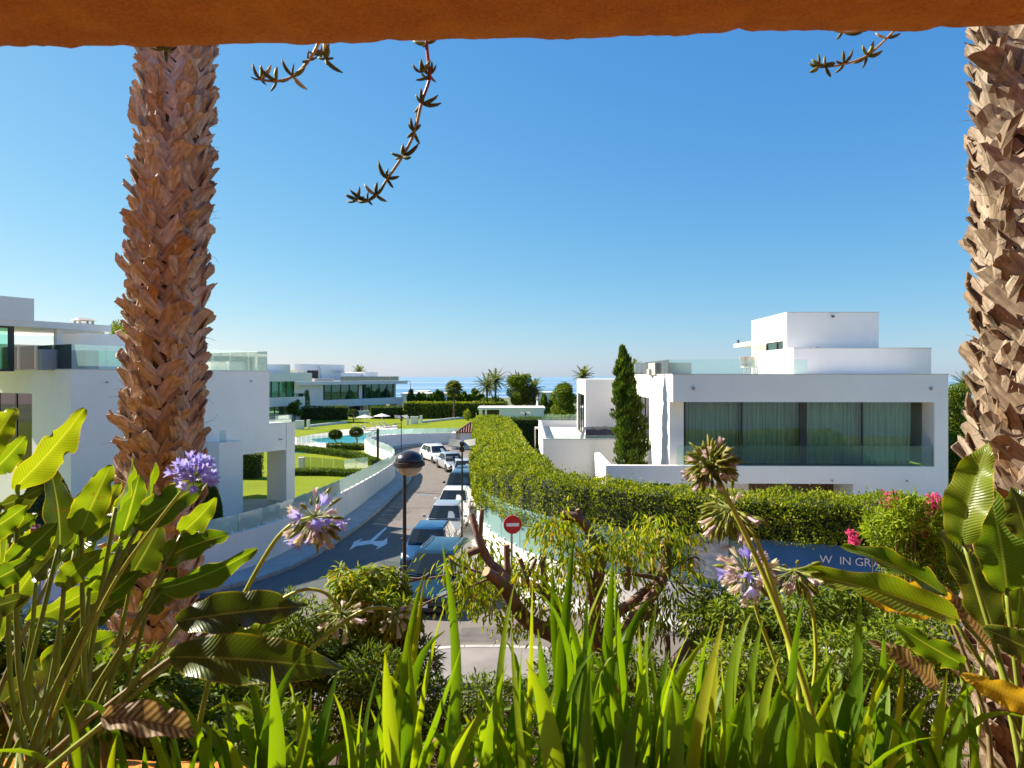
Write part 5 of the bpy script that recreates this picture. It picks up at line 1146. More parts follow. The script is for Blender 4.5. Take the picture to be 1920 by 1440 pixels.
def shaggy_palm(label, pts, rads, mat, seed, zmin, zmax, rows_dz, per, mainz, size=1.0):
    """pts: axis of the trunk (world); rads: core radius at those points"""
    r = random.Random(seed); base = Vector((pts[0].x, pts[0].y, pts[0].z))
    t = thing('shaggy_palm', label, 'palm tree', base)
    ax = [p-base for p in pts]
    MB().tube(catmull(ax, 4), list(np.interp(np.linspace(0, len(ax)-1, (len(ax)-1)*4+1), range(len(ax)), rads)), 20).build('trunk', M['trunk_core'], t, smooth=True)
    zs = [p.z for p in ax]
    def axis(z): 
        return Vector((np.interp(z, zs, [p.x for p in ax]), np.interp(z, zs, [p.y for p in ax]), z)), float(np.interp(z, zs, rads))
    var = [boot_mesh(seed*20+i, mat) for i in range(12)]; rest = MB(); cnt = 0
    toc = Vector((-base.x, -base.y, 0)).normalized(); z = zmin-base.z; k = 0; cand = []
    while z < zmax-base.z:
        for j in range(per):
            a = 2*math.pi*(j+.5*(k % 2))/per+r.uniform(-.06, .06); zz_ = z+r.uniform(-.018, .018); c, rad = axis(zz_)
            rd = Vector((math.cos(a), math.sin(a), 0)); s = (1 if (j+k) % 2 else -1)
            tw = s*math.radians(r.gauss(33, 8)); tilt = math.radians(r.uniform(0, 7)+(r.random() < .10)*r.uniform(10, 30))
            # local axes: x tangential, y outwards, z up
            tg = Vector((-rd.y, rd.x, 0)); Mx = Matrix((tg*-1, rd, Vector((0,0,1)))).transposed()
            rot = (Mx @ Matrix.Rotation(tw, 3, 'Y') @ Matrix.Rotation(-tilt, 3, 'X')).to_quaternion()
            cand.append((rd.dot(toc), c+rd*(rad*.99), rot, r.uniform(.8, 1.25)*size, r.randrange(12), zz_+base.z))
        z += rows_dz; k += 1
    vis = [q for q in cand if q[0] > -.22 and mainz[0] < q[5] < mainz[1]]; vis.sort(key=lambda q: -q[0]); keep = set(id(q) for q in vis[:298])
    for q in cand:
        if id(q) in keep: link('leaf_base', var[q[4]], t, q[1], q[2], q[3])
        else:
            me = var[q[4]]; rest.add([q[1]+q[2] @ (v.co*q[3]) for v in me.vertices], [tuple(p.vertices) for p in me.polygons])
    rest.build('leaf_bases', mat, t, kind='stuff')
    fb = MB()
    for _ in range(520):
        zz_ = r.uniform(mainz[0], mainz[1])-base.z; c, rad = axis(zz_); a = r.uniform(0, 6.283); rd = Vector((math.cos(a), math.sin(a), 0)); p = c+rd*(rad+.01); tg = Vector((-rd.y, rd.x, 0)); L_ = r.uniform(.04, .16); pl = [p]
        d = (rd*r.uniform(.1, 1)+tg*r.uniform(-.8,.8)+Vector((0,0,r.uniform(-1,.6)))).normalized()
        for _k in range(3): p = p+d*L_/3; d = (d+Vector((r.uniform(-.5,.5), r.uniform(-.5,.5), r.uniform(-.5,.3)))).normalized(); pl.append(p)
        fb.tube(pl, [.0022,.0018,.0014,.0008], 3, caps=False)
    fb.build('fibres', M['fibre'], t, kind='stuff'); return t
Yt = 5.0
ppl = [P(288, 1900, Yt), P(290, 1300, Yt), P(303, 900, Yt), P(312, 640, Yt), P(322, 420, Yt), P(330, 200, Yt), P(338, 60, Yt), P(345, -250, Yt)]
ppl[0].z = .2
shaggy_palm('shaggy brown palm trunk at the left of the opening', ppl, [.235,.23,.23,.225,.21,.20,.195,.19], M['boot_l'], 1, 3.6, 10.4, .080, 14, (5.0, 9.6), .90)
Yt = 4.6
ppr = [P(1936, 1900, Yt), P(1936, 1300, Yt), P(1938, 900, Yt), P(1942, 600, Yt), P(1938, 300, Yt), P(1934, 40, Yt), P(1932, -250, Yt)]; ppr[0].z = .2
shaggy_palm('thick pale palm trunk cut by the right edge of the view', ppr, [.33,.325,.315,.305,.295,.29,.28], M['boot_r'], 2, 3.6, 10.2, .102, 15, (5.0, 9.4), 1.08)

# ------------------------------------------------------------------ pruned tree and shrubs below the balcony
M['pruned_bark'] = simple('smooth_brown_bark', (.17,.105,.075), .9, .5, 9, 1.0, bscale=30, stretch=(1,1,.5))
M['cut_wood'] = simple('pale_cut_wood', (.42,.24,.13), .8, .2, 8)
M['peach_leaf'] = leaf_mat('drooping_leaf', [(0,(.11,.19,.010)),(.35,(.20,.28,.012)),(.7,(.30,.35,.02)),(.92,(.42,.38,.03)),(1,(.42,.26,.05))], (1.2,1.15,.3), .48, .5)
M['bush_leaf'] = leaf_mat('bush_leaf', [(0,(.09,.15,.012)),(.5,(.16,.23,.014)),(1,(.27,.31,.02))], (1.2,1.2,.3), .45, .55)
M['oleander_leaf'] = leaf_mat('oleander_leaf', [(0,(.14,.21,.015)),(.5,(.22,.31,.02)),(1,(.34,.40,.04))], (1.2,1.2,.3), .45, .5)
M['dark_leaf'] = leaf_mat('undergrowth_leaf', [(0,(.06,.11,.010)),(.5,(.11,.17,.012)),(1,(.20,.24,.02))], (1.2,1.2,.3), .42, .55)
YT = 7.6
pt = thing('pruned_tree', 'hard-pruned tree with thick bare stumps and drooping yellow-green leaves', 'tree', (GX(1115, YT), YT, .3))
def limb(px, rad, parent, cut=True, name='limb', dy=None):
    pts = [P(u, v, YT+(dy[i] if dy else 0)) for i, (u, v) in enumerate(px)]; pts = catmull(pts, 4); k = len(pts)
    rr = list(np.interp(np.linspace(0, 1, k), np.linspace(0, 1, len(rad)), rad)); rr = [q/F*YT*(1+.06*math.sin(i*2.3)) for i, q in enumerate(rr)]
    mb_ = MB().tube(pts, rr, 10); o = mb_.build(name, M['pruned_bark'], parent, smooth=50, world=True)
    if cut:
        d = (pts[-1]-pts[-2]).normalized(); c = MB().tube([pts[-1]-d*.004, pts[-1]+d*.006], [rr[-1]*.98, rr[-1]*.9], 10); c.build('cut_end', M['cut_wood'], parent, world=True)
    return pts
tips = []
mb = MB().tube([Vector((GX(1115, YT), YT, .2)), P(1118, 1600, YT), P(1112, 1380, YT), P(1112, 1240, YT)], [.16,.14,.13,.10], 12); mb.build('trunk', M['pruned_bark'], pt, smooth=True, world=True)
LB = [([(1112,1250),(1115,1150),(1122,1085),(1126,1050),(1118,1025),(1100,990),(1085,972),(1055,966)], [14,12,11,10.5,10,9,8.5,8.5], None),
      ([(1100,990),(1090,975),(1083,956)], [6,5,4.5], None), ([(1126,1060),(1125,1030),(1127,1010)], [6,6,5.5], None),
      ([(1112,1260),(1050,1200),(985,1160),(952,1110),(935,1090),(912,1072)], [15,15,14,13,11,9], [0,-.1,-.2,-.3,-.4,-.5]),
      ([(960,1115),(945,1080),(915,1050),(898,1010),(884,965)], [10,9,8,7,6], [-.2,-.1,0,0,.1]), ([(915,1050),(905,1030),(878,1038)], [7,7,7], None), ([(900,1015),(901,990),(904,955)], [5,5,4], None),
      ([(1065,1160),(1040,1130),(1020,1108),(1003,1100)], [9,9,9,8], None), ([(1022,1108),(1019,1080),(1019,1043)], [6.5,6,6], None), ([(952,1105),(951,1060),(950,1022)], [6.5,6,6], None),
      ([(1002,1125),(990,1090),(975,1048)], [5,4.5,4.5], None), ([(985,1090),(1000,1060),(1005,1048)], [4,3.5,3], None),
      ([(1118,1230),(1150,1160),(1190,1125),(1235,1085),(1243,1060),(1250,1035)], [11,10,9.5,9,9,9], [0,.1,.2,.3,.3,.3]), ([(1150,1200),(1200,1145),(1228,1110),(1248,1075),(1252,1045),(1246,1020),(1260,1006)], [11,10.5,10,9.5,9,8.5,8], [0,0,0,.1,.1,.1,.1]),
      ([(1250,1035),(1243,1022)], [7,6], None), ([(1220,1075),(1222,1050),(1225,1030)], [5.5,5,5], None), ([(1235,1085),(1200,1078),(1186,1075)], [4,4,4], None),
      ([(1176,1105),(1178,1060),(1182,1026)], [6,5,5], None), ([(1110,1130),(1103,1080),(1090,1040)], [8,8,8], None), ([(1200,1160),(1220,1150),(1232,1138)], [9,9,9], None),
      ([(1125,1300),(1180,1290),(1240,1265),(1290,1215),(1325,1180)], [13,12,11,10,9], [0,-.3,-.5,-.7,-.8]), ([(1250,1250),(1252,1220),(1251,1192)], [5,5,5], [-.5,-.5,-.5])]
for px, rad, dy in LB:
    p_ = limb(px, rad, pt, True, 'limb', dy); tips.append(p_[-1]); tips.append(p_[len(p_)//2])
for px in ([(1258,1064),(1300,1045),(1312,1052)], [(1262,1080),(1290,1110),(1322,1128),(1335,1180)], [(800,1080),(760,1090),(700,1065),(660,1105)], [(860,1075),(800,1085),(740,1090),(690,1150)], [(930,1080),(880,1100),(800,1130),(770,1160)], [(1330,1150),(1400,1140),(1480,1150),(1540,1165)], [(1480,1150),(1520,1130),(1590,1125)], [(905,1075),(860,1060),(840,1045)]):
    MB().tube(catmull([P(u, v, YT) for u, v in px], 4), [.016*(1-.6*i/(len(px)*4)) for i in range((len(px)-1)*4+1)], 5).build('twig', M['pruned_bark'], pt, world=True)

def sprays(centres, per, spread, L, W, seed, droop=1.0):
    """drooping leaf bunches: pts, dirs"""
    r = np.random.default_rng(seed); Pt, Dr = [], []
    for c, s in centres:
        n = int(per*s); o_ = r.normal(0, 1, (n, 3))*np.array(spread)*s**.5; Pt.append(np.array(c)+o_)
        d = unit(o_*np.array([1,1,.2])+r.normal(0,.35,(n,3))*.2)*.75+np.array([0,0,-droop])+r.normal(0,.25,(n,3)); Dr.append(d)
    Pt = np.concatenate(Pt); Dr = np.concatenate(Dr); n = len(Pt)
    return leaves(Pt, Dr, r.normal(0,.6,(n,3))+np.array([0,-.4,.9]), L*r.uniform(.6,1.25,n), W*r.uniform(.7,1.2,n), LEAF8)
cent = [((u, v), s) for u, v, s in [(1035,985,1),(1048,1000,1),(1030,1015,.6),(1060,975,.7),(1085,1010,1),(1075,1040,1),(1090,1070,1),(1100,1100,.8),(1140,1015,1),(1160,1020,1),(1150,1040,.8),(1200,1010,1.2),(1225,995,1.4),(1250,1000,1.2),(1275,1005,.8),(1210,1035,1.2),(1240,1030,1),(1265,1045,1),(1285,1050,.6),(1195,1060,.8),(1180,1080,.8),(1300,1075,.5),(1262,1100,.7),(1268,1130,.6),(1255,1120,.6),(1230,1140,.7),(1200,1150,.8),(1215,1175,.8),(1190,1180,.6),
        (890,1050,.8),(905,1090,1),(880,1085,1),(860,1100,1),(925,1120,1),(900,1120,1),(950,1090,.8),(970,1070,.8),(985,1080,.8),(1000,1110,.8),(1010,1130,.7),(870,1045,.7),(845,1065,.8),(1110,1150,.6),(1100,1175,.6),(1170,1250,.8),(1190,1220,.8),(1070,1120,.8),(1050,1090,.6),(1140,1095,.6),(1150,1120,.6),(930,1150,.8),(1105,1200,.5),(1000,1060,.7),(1020,1080,.7),(1060,1060,.7),(1110,1040,.6),(940,1050,.7),(920,1030,.6),(860,1130,.8),(1130,1140,.7),(1150,1160,.7),(1040,1150,.6),(1000,1170,.6),(960,1170,.6),(1240,1170,.6)]]
r = random.Random(3)
cw = [(P(u, v, YT+r.uniform(-.45, .45)), s) for (u, v), s in cent]
V, Fq = sprays([(tuple(c), s) for c, s in cw], 78, (.12,.15,.09), .115, .032, 31)
o = np.array([pt.location.x, pt.location.y, pt.location.z]); link('foliage', npmesh('foliage', V-o, Fq, M['peach_leaf']), pt, kind='stuff')
def bush(name, label, cat, blobs, Y, mat, per, L, W, seed, droop=.4, zg=.2, twig=30):
    """blobs in photo pixels at depth Y: (u, v, ru, rv)"""
    b0 = blobs[0]; loc = (GX(b0[0], Y), Y, zg); t = thing(name, label, cat, loc); r = np.random.default_rng(seed); rr = random.Random(seed); Pt, Dn = [], []; tw = MB()
    for (u, v, ru, rv) in blobs:
        c = P(u, v, Y+rr.uniform(-.4, .4)); rd = (ru/F*Y, max(ru, rv)*.8/F*Y, rv/F*Y); n = int(per*ru*rv/900)
        p, d = ell(r, c, rd, n, .32); p += d*(nz(p*4, .8, seed)*.15*min(rd))[:, None]; Pt.append(p); Dn.append(d)
        b_ = Vector((loc[0]+rr.uniform(-.2,.2), Y, zg)); 
        for _ in range(3):
            e = Vector(p[rr.randrange(len(p))]); mid = b_.lerp(e, .55)+Vector((rr.uniform(-.15,.15), rr.uniform(-.15,.15), .1)); tw.tube([b_, mid, e], [.022,.014,.004], 4)
    Pt = np.concatenate(Pt); Dn = np.concatenate(Dn); n = len(Pt)
    V, Fq = leaves(Pt, Dn*.7+r.normal(0,.45,Pt.shape)+np.array([0,0,-droop]), Dn*.6+r.normal(0,.4,Pt.shape)+np.array([0,0,.7]), L*r.uniform(.6,1.25,n), W*r.uniform(.7,1.2,n), LEAF8)
    link('foliage', npmesh('foliage', V-np.array(loc), Fq, mat), t, kind='stuff'); tw.build('stems', M['pruned_bark'], t, world=True); return t
bush('leafy_bush', 'bright leafy bush with curled leaves in front of the road', 'bush', [(690,1120,45,45),(650,1110,28,40),(720,1150,40,40),(670,1170,45,40),(740,1120,30,30),(760,1160,30,35),(700,1200,60,35),(640,1085,22,25),(690,1085,30,25),(735,1090,30,30)], 7.0, M['peach_leaf'], 420, .10, .034, 41, .75)
bush('leafy_bush', 'leafy bush behind the lilac flower heads at the right', 'bush', [(1340,1130,45,40),(1310,1170,40,35),(1380,1165,45,40),(1430,1150,50,45),(1500,1150,55,45),(1550,1128,40,28),(1600,1112,36,22),(1470,1200,60,40),(1590,1165,55,42),(1660,1135,45,36)], 7.2, M['bush_leaf'], 300, .10, .028, 42, .6)
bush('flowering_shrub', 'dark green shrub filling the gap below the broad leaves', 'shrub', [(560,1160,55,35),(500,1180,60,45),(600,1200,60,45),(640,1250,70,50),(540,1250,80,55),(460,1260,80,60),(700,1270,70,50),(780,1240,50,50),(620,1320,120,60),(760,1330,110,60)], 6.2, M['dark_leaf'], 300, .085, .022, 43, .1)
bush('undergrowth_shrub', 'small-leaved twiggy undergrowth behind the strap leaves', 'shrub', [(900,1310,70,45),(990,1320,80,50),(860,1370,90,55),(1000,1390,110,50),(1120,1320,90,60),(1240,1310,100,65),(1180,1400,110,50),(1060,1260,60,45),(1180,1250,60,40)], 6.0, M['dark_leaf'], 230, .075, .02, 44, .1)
bush('undergrowth_shrub', 'shady undergrowth below the lilac flowers at the right', 'shrub', [(1380,1250,80,50),(1480,1270,90,60),(1580,1240,80,60),(1680,1220,80,60),(1760,1200,70,60),(1400,1340,110,60),(1560,1350,120,70),(1700,1330,120,80)], 6.0, M['bush_leaf'], 250, .085, .026, 45, .3)
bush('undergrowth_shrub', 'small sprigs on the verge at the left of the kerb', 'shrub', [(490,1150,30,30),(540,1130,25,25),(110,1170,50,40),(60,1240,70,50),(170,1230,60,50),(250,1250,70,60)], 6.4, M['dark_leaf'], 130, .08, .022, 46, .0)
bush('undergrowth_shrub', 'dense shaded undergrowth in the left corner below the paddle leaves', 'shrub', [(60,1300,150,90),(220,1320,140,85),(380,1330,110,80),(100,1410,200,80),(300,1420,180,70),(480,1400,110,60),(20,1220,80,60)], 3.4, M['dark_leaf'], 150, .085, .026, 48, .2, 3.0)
# oleander with pink blossoms
ol = bush('oleander', 'oleander bush with bright pink blossom clusters beside the thick palm', 'bush', [(1655,990,32,34),(1695,968,40,38),(1735,985,45,45),(1690,1035,40,36),(1725,1040,50,42),(1770,1000,40,50),(1700,1085,38,30),(1735,1095,50,35),(1765,1070,45,45)], 8.5, M['oleander_leaf'], 330, .14, .024, 47, -.55)
M['pink'] = leaf_mat('pink_petal', [(0,(.60,.04,.20)),(.5,(.75,.08,.28)),(1,(.85,.20,.38))], (1.1,.9,.9), .35, .5)
for (u, v, ru) in ((1668,936,19),(1722,972,21),(1740,960,18),(1760,940,15),(1596,1004,11),(1728,990,15),(1601,1016,9),(1748,938,13)):
    r_ = np.random.default_rng(int(u)); c = P(u, v, 8.2); n = 70; p, d = ell(r_, c, (ru/F*8.2,)*3, n, .35); V, Fq = leaves(p, d+r_.normal(0,.4,p.shape), d+r_.normal(0,.4,p.shape), .036, .034, LEAF4)
    link('blossom', npmesh('blossom', V-np.array(ol.location), Fq, M['pink']), ol)
# ------------------------------------------------------------------ broad-leaved strelitzia clumps
def uv_extra(vein=34, slant=22, edge=(.42,.33,.03), rib=(.30,.34,.10), vs=.24):
    def f(n, c, b):
        uvn = n.nodes.new('ShaderNodeUVMap'); sep = n.nodes.new('ShaderNodeSeparateXYZ'); n.links.new(uvn.outputs[0], sep.inputs[0])
        def mth(op, a, b2=None):
            m_ = n.nodes.new('ShaderNodeMath'); m_.operation = op
            for i, q in enumerate((a, b2)):
                if q is None: continue
                if hasattr(q, 'is_output'): n.links.new(q, m_.inputs[i])
                else: m_.inputs[i].default_value = q
            return m_.outputs[0]
        d = mth('ABSOLUTE', mth('SUBTRACT', sep.outputs[0], .5))
        wob = noise_node(n, 9, 3); st = mth('SINE', mth('ADD', mth('ADD', mth('MULTIPLY', sep.outputs[1], vein*6.283), mth('MULTIPLY', d, -slant*2)), mth('MULTIPLY', wob.outputs[0], 9.0)))
        st2 = mth('ADD', mth('MULTIPLY', st, .5), .5)
        c = mixc(n, 1.0, c, ramp(n, st2, [(0, (1-vs*.6,)*3), (1, (1+vs*.3,)*3)]), 'MULTIPLY')
        blot = noise_node(n, 7, 5)
        c = mixc(n, ramp(n, blot.outputs[0], [(.60, (0,0,0)), (.74, (.45,.45,.45))]), c, (.20,.17,.02)); bl2 = noise_node(n, 23, 5); c = mixc(n, ramp(n, bl2.outputs[0], [(.66, (0,0,0)), (.72, (.8,.8,.8))]), c, (.16,.075,.025))
        c = mixc(n, ramp(n, d, [(.455, (0,0,0)), (.495, (.85,.85,.85))]), c, edge)
        c = mixc(n, ramp(n, d, [(.012, (.9,.9,.9)), (.035, (0,0,0))]), c, rib)
        bump(n, b, st2, .35, .004); return c
    return f
M['strel'] = leaf_mat('strelitzia_leaf', [(0,(.07,.13,.012)),(.5,(.12,.19,.014)),(1,(.20,.25,.018))], (1.7,1.6,.3), .45, .34, 'object', .45, uv_extra())
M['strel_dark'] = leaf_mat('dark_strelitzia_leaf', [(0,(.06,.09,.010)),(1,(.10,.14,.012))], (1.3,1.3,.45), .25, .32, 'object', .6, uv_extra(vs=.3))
M['strel_dry'] = leaf_mat('dry_strelitzia_leaf', [(0,(.30,.20,.10)),(1,(.42,.31,.18))], (1.2,1.05,.6), .35, .6, 'object', .3, uv_extra(16, 10, (.10,.03,.03), (.22,.12,.06), 1.1))
M['strel_yel'] = leaf_mat('yellowing_leaf', [(0,(.55,.33,.03)),(1,(.62,.42,.04))], (1.1,1.0,.4), .4, .4, 'object', .4, uv_extra(20, 10, (.40,.14,.02), (.50,.32,.08), .2))
M['stalk'] = simple('green_stalk', (.20,.24,.03), .45, .3, 4, stretch=(1,1,.3))
M['stalk_tan'] = simple('tan_stalk', (.26,.19,.09), .55, .3, 5)
def paddle(name, b, t, width, roll, parent, mat, fold=18, bend=.06, seed=0, wave=.02, prof=.75):
    r = random.Random(seed); ax = t-b; L = ax.length; d = ax.normalized(); tc = (Vector((0,0,CZ))-(b+t)/2).normalized(); n0 = (tc-d*tc.dot(d)).normalized()
    nn = Matrix.Rotation(math.radians(roll), 3, d) @ n0; s = d.cross(nn).normalized(); nv, nu = 24, 8; V = []; UV = []; tear = {(r.randrange(5, 22), r.choice((0, 8))): r.uniform(.35, .8) for _ in range(r.choice((0, 1, 2, 3)))}
    ph = r.uniform(0, 6); ta = math.tan(math.radians(fold))
    for i in range(nv+1):
        v = i/nv; w_ = width*.5*max(.0, math.sin(math.pi*min(1, v**prof)))**.72+.004
        c = b+ax*v-nn*(bend*L*4*v*(1-v)*-1)+nn*(-bend*L*1.2*v*v)
        for j in range(nu+1):
            u = j/nu*2-1; ww = w_*(1+.05*math.sin(v*9+ph+(u > 0))+.02*math.sin(v*41+ph))*tear.get((i, j), 1.0)
            h = abs(u)*ww*ta+wave*math.sin(v*17+ph+(2 if u > 0 else 0))*u*u*(width/.15)
            V.append(c+s*(u*ww*math.cos(math.radians(fold)))+nn*h); UV.append((j/nu, v))
    Fq = np.array([(i*(nu+1)+j, i*(nu+1)+j+1, (i+1)*(nu+1)+j+1, (i+1)*(nu+1)+j) for i in range(nv) for j in range(nu)])
    V = np.array([tuple(p) for p in V])-np.array(parent.location); uv = np.array(UV)[Fq]
    return link(name, npmesh(name, V, Fq, mat, uv, True), parent)
def petiole(b, root, r0, parent, mat, tip_d=None, name='leaf_stalk'):
    mid = b.lerp(root, .5)+Vector((RND.uniform(-.03,.03), RND.uniform(-.04,.04), 0)); 
    if tip_d: mid = (b-tip_d*(b-root).length*.4+root)/2*.6+mid*.4
    pts = catmull([root, mid, b+(tip_d*.02 if tip_d else Vector())], 5); MB().tube(pts, list(np.linspace(r0*1.25, r0*.8, len(pts))), 7).build(name, mat, parent, smooth=True, world=True)
def strel_clump(label, root_px, Yr, rows, seed):
    rt = P(root_px[0], root_px[1], Yr); rt.z = 5.5; t = thing('strelitzia_plant', label, 'plant', rt); r = random.Random(seed)
    for i, (bu, bv, tu, tv, w_, roll, Yb_, Yt_, mk_, fold) in enumerate(rows):
        b, tp = P(bu, bv, Yb_), P(tu, tv, Yt_); paddle('leaf', b, tp, w_/F*(Yb_+Yt_)/2, roll, t, M[mk_], fold, r.uniform(.03,.09), seed*50+i)
        rr_ = rt+Vector((r.uniform(-.25,.25), r.uniform(-.15,.15), 0)); petiole(b, rr_, .0085, t, M['stalk' if r.random() < .75 else 'stalk_tan'], (tp-b).normalized())
    return t
Lr = [ # base u v, tip u v, width px, roll, Y base, Y tip, material, fold
 (24,918,162,768,62,25,2.2,2.3,'strel',22), (-25,860,27,763,52,-20,2.0,2.05,'strel',20), (-20,890,48,820,44,15,2.1,2.1,'strel',18), (112,1032,98,872,50,20,2.3,2.3,'strel_dark',15), (148,1005,206,873,58,-10,2.25,2.25,'strel',14),
 (213,962,252,861,26,70,2.3,2.3,'strel',30), (222,1035,298,869,34,62,2.2,2.25,'strel',32), (228,1005,262,892,58,10,2.4,2.4,'strel',14), (252,990,392,897,60,-15,2.2,2.25,'strel',16), (338,1000,404,938,44,20,2.3,2.3,'strel',18),
 (305,1050,421,1000,54,-20,2.3,2.3,'strel',14), (245,1080,300,985,70,10,2.45,2.45,'strel_dark',14), (290,1105,481,1038,52,30,2.1,2.15,'strel',26), (112,1100,186,1034,44,-15,2.2,2.2,'strel',16), (18,1062,106,982,56,10,2.15,2.15,'strel',18),
 (-30,1000,50,950,50,20,2.1,2.1,'strel',18), (-10,950,80,918,40,40,2.2,2.2,'strel_dark',22), (140,1030,170,908,34,-10,2.5,2.5,'strel',14), (330,1165,576,1133,74,-18,1.9,1.95,'strel_dark',14), (395,1172,530,1166,38,30,2.0,2.0,'strel',16),
 (318,1232,640,1250,86,-10,1.9,1.9,'strel_dark',12), (160,1110,215,1040,40,10,2.3,2.3,'strel',16), (60,1085,130,1010,50,-30,2.35,2.35,'strel_dark',16), (270,1150,330,1070,46,15,2.3,2.3,'strel_dark',16), (-20,1090,60,1050,46,15,2.0,2.0,'strel',18), (10,1010,70,965,40,-25,2.3,2.3,'strel',16), (190,1345,382,1372,64,-25,1.75,1.8,'strel_dry',20),
 (-30,1140,50,1120,40,20,2.1,2.1,'strel_dark',16), (200,1120,262,1070,38,0,2.4,2.4,'strel',16)]
strel_clump('big strelitzia clump with paddle leaves at the left of the planter', (60, 1500), 2.05, Lr, 1)
_r = random.Random(9); Lx = []
for _ in range(17):
    bu, bv = _r.uniform(-60, 190), _r.uniform(1060, 1330); a_ = math.radians(_r.uniform(20, 75)); l_ = _r.uniform(110, 200); y_ = _r.uniform(2.45, 2.9)
    Lx.append((bu, bv, bu+l_*math.cos(a_), bv-l_*math.sin(a_), _r.uniform(40, 62), _r.uniform(-45, 45), y_, y_+_r.uniform(-.1,.1), 'strel' if _r.random() < .6 else 'strel_dark', 18))
strel_clump('shaded strelitzia behind the big paddle-leaved clump', (120, 1500), 2.25, Lx, 3)
Rr = [(1802,1022,1848,828,78,-15,2.2,2.2,'strel',20), (1888,1112,1858,915,84,10,2.2,2.2,'strel',14), (1800,1165,1482,1062,60,25,2.1,2.15,'strel',26), (1775,1118,1586,1018,48,35,2.25,2.3,'strel',28), (1862,1180,1775,1000,66,20,2.35,2.35,'strel_dark',14), (1810,1248,1678,1172,50,-20,2.2,2.2,'strel',20),
      (1925,1010,1898,915,60,20,2.0,2.0,'strel_dark',16), (1940,1320,1808,1268,52,-10,1.8,1.8,'strel_yel',30), (1790,1130,1590,1100,66,-25,2.5,2.5,'strel_yel',10), (1905,1180,1915,1060,60,10,2.4,2.4,'strel',16), (1760,1290,1640,1200,40,30,2.3,2.3,'strel_dry',20), (1850,1225,1760,1090,40,40,2.5,2.5,'strel_dry',22), (1960,1230,1850,1180,60,0,2.1,2.1,'strel_dark',16)]
strel_clump('strelitzia clump with tall paddle leaves before the thick palm', (1900, 1560), 2.1, Rr, 2)

# ------------------------------------------------------------------ agapanthus: strap leaves and flower heads
def blade_extra(n, c, b):
    uvn = n.nodes.new('ShaderNodeUVMap'); sep = n.nodes.new('ShaderNodeSeparateXYZ'); n.links.new(uvn.outputs[0], sep.inputs[0])
    c2 = ramp(n, sep.outputs[1], [(.0, (1,1,1)), (.90, (1,1,1)), (1, (1.25,.95,.7))]); c = mixc(n, 1.0, c, c2, 'MULTIPLY')
    w_ = n.nodes.new('ShaderNodeTexWave'); w_.inputs['Scale'].default_value = 5; w_.inputs['Distortion'].default_value = .4; n.links.new(uvn.outputs[0], w_.inputs[0])
    c = mixc(n, 1.0, c, ramp(n, w_.outputs[0], [(0, (.82,.82,.82)), (1, (1.1,1.1,1.1))]), 'MULTIPLY'); bump(n, b, w_.outputs[0], .25, .002); return c
M['strap'] = leaf_mat('agapanthus_leaf', [(0,(.07,.15,.010)),(.3,(.12,.22,.012)),(.65,(.19,.30,.014)),(.9,(.27,.36,.016)),(1,(.36,.36,.03))], (1.6,1.5,.25), .5, .4, 'object', .35, blade_extra)
M['strap_dry'] = leaf_mat('dry_agapanthus_leaf', [(0,(.40,.20,.05)),(1,(.50,.30,.10))], (1.1,1,.6), .35, .6, 'object', .3, blade_extra)
def blade(b, t, width, parent, mat, bow=.0, roll=0, lean=.0, seed=0, kink=None, name='leaf', arch=.10):
    ax = t-b; L = ax.length; side = Vector((1,0,0)); ctrl = b.lerp(t, .55)+Vector((bow*L, lean*L, arch*L)); nv, nu = 13, 2; V, UV = [], []
    r = random.Random(seed); tw0 = math.radians(roll); tw1 = tw0+math.radians(r.uniform(-35, 35))
    cs = [(b*(1-v)**2+ctrl*2*v*(1-v)+t*v*v) for v in [i/nv for i in range(nv+1)]]
    wv = r.uniform(-.03,.03)*L; cs = [c+Vector((wv*math.sin(v*4.2), 0, 0)) for c, v in zip(cs, [i/nv for i in range(nv+1)])]
    dr = r.choice((0, .3, .6, 1.0, 1.5)) if seed >= 900 else r.choice((0, 0, .1, .3, .6)); sd_ = 1 if t.x >= b.x else -1
    cs = [c+Vector((sd_*.30*dr*max(0, v-.55)**2*L*1.6, 0, -.55*dr*max(0, v-.55)**2*L*1.6)) for c, v in zip(cs, [i/nv for i in range(nv+1)])]
    if kink:   # folded over near the end
        for i in range(nv+1):
            if i/nv > kink: cs[i] = cs[int(kink*nv)]+Vector(((i/nv-kink)*L*.5*(1 if bow > 0 else -1), -.02, -(i/nv-kink)*L*.75))
    for i in range(nv+1):
        v = i/nv; d = (cs[min(i+1, nv)]-cs[max(i-1, 0)]).normalized(); tc = (Vector((0,0,CZ))-cs[i]).normalized(); n0 = (tc-d*tc.dot(d)).normalized()
        nn = Matrix.Rotation(tw0+(tw1-tw0)*v, 3, d) @ n0; s = d.cross(nn); w_ = width*.5*(.78+.22*math.sin(math.pi*min(1, v*1.1)))*(1 if v < .62 else max(.05, (1-((v-.62)/.38)**2.0)))
        for j in range(nu+1):
            u = j-1; V.append(cs[i]+s*(u*w_)+nn*(abs(u)*w_*.38)); UV.append((j/nu, v))
    Fq = np.array([(i*3+j, i*3+j+1, i*3+j+4, i*3+j+3) for i in range(nv) for j in range(nu)])
    return link(name, npmesh(name, np.array([tuple(p) for p in V])-np.array(parent.location), Fq, mat, np.array(UV)[Fq], True), parent)
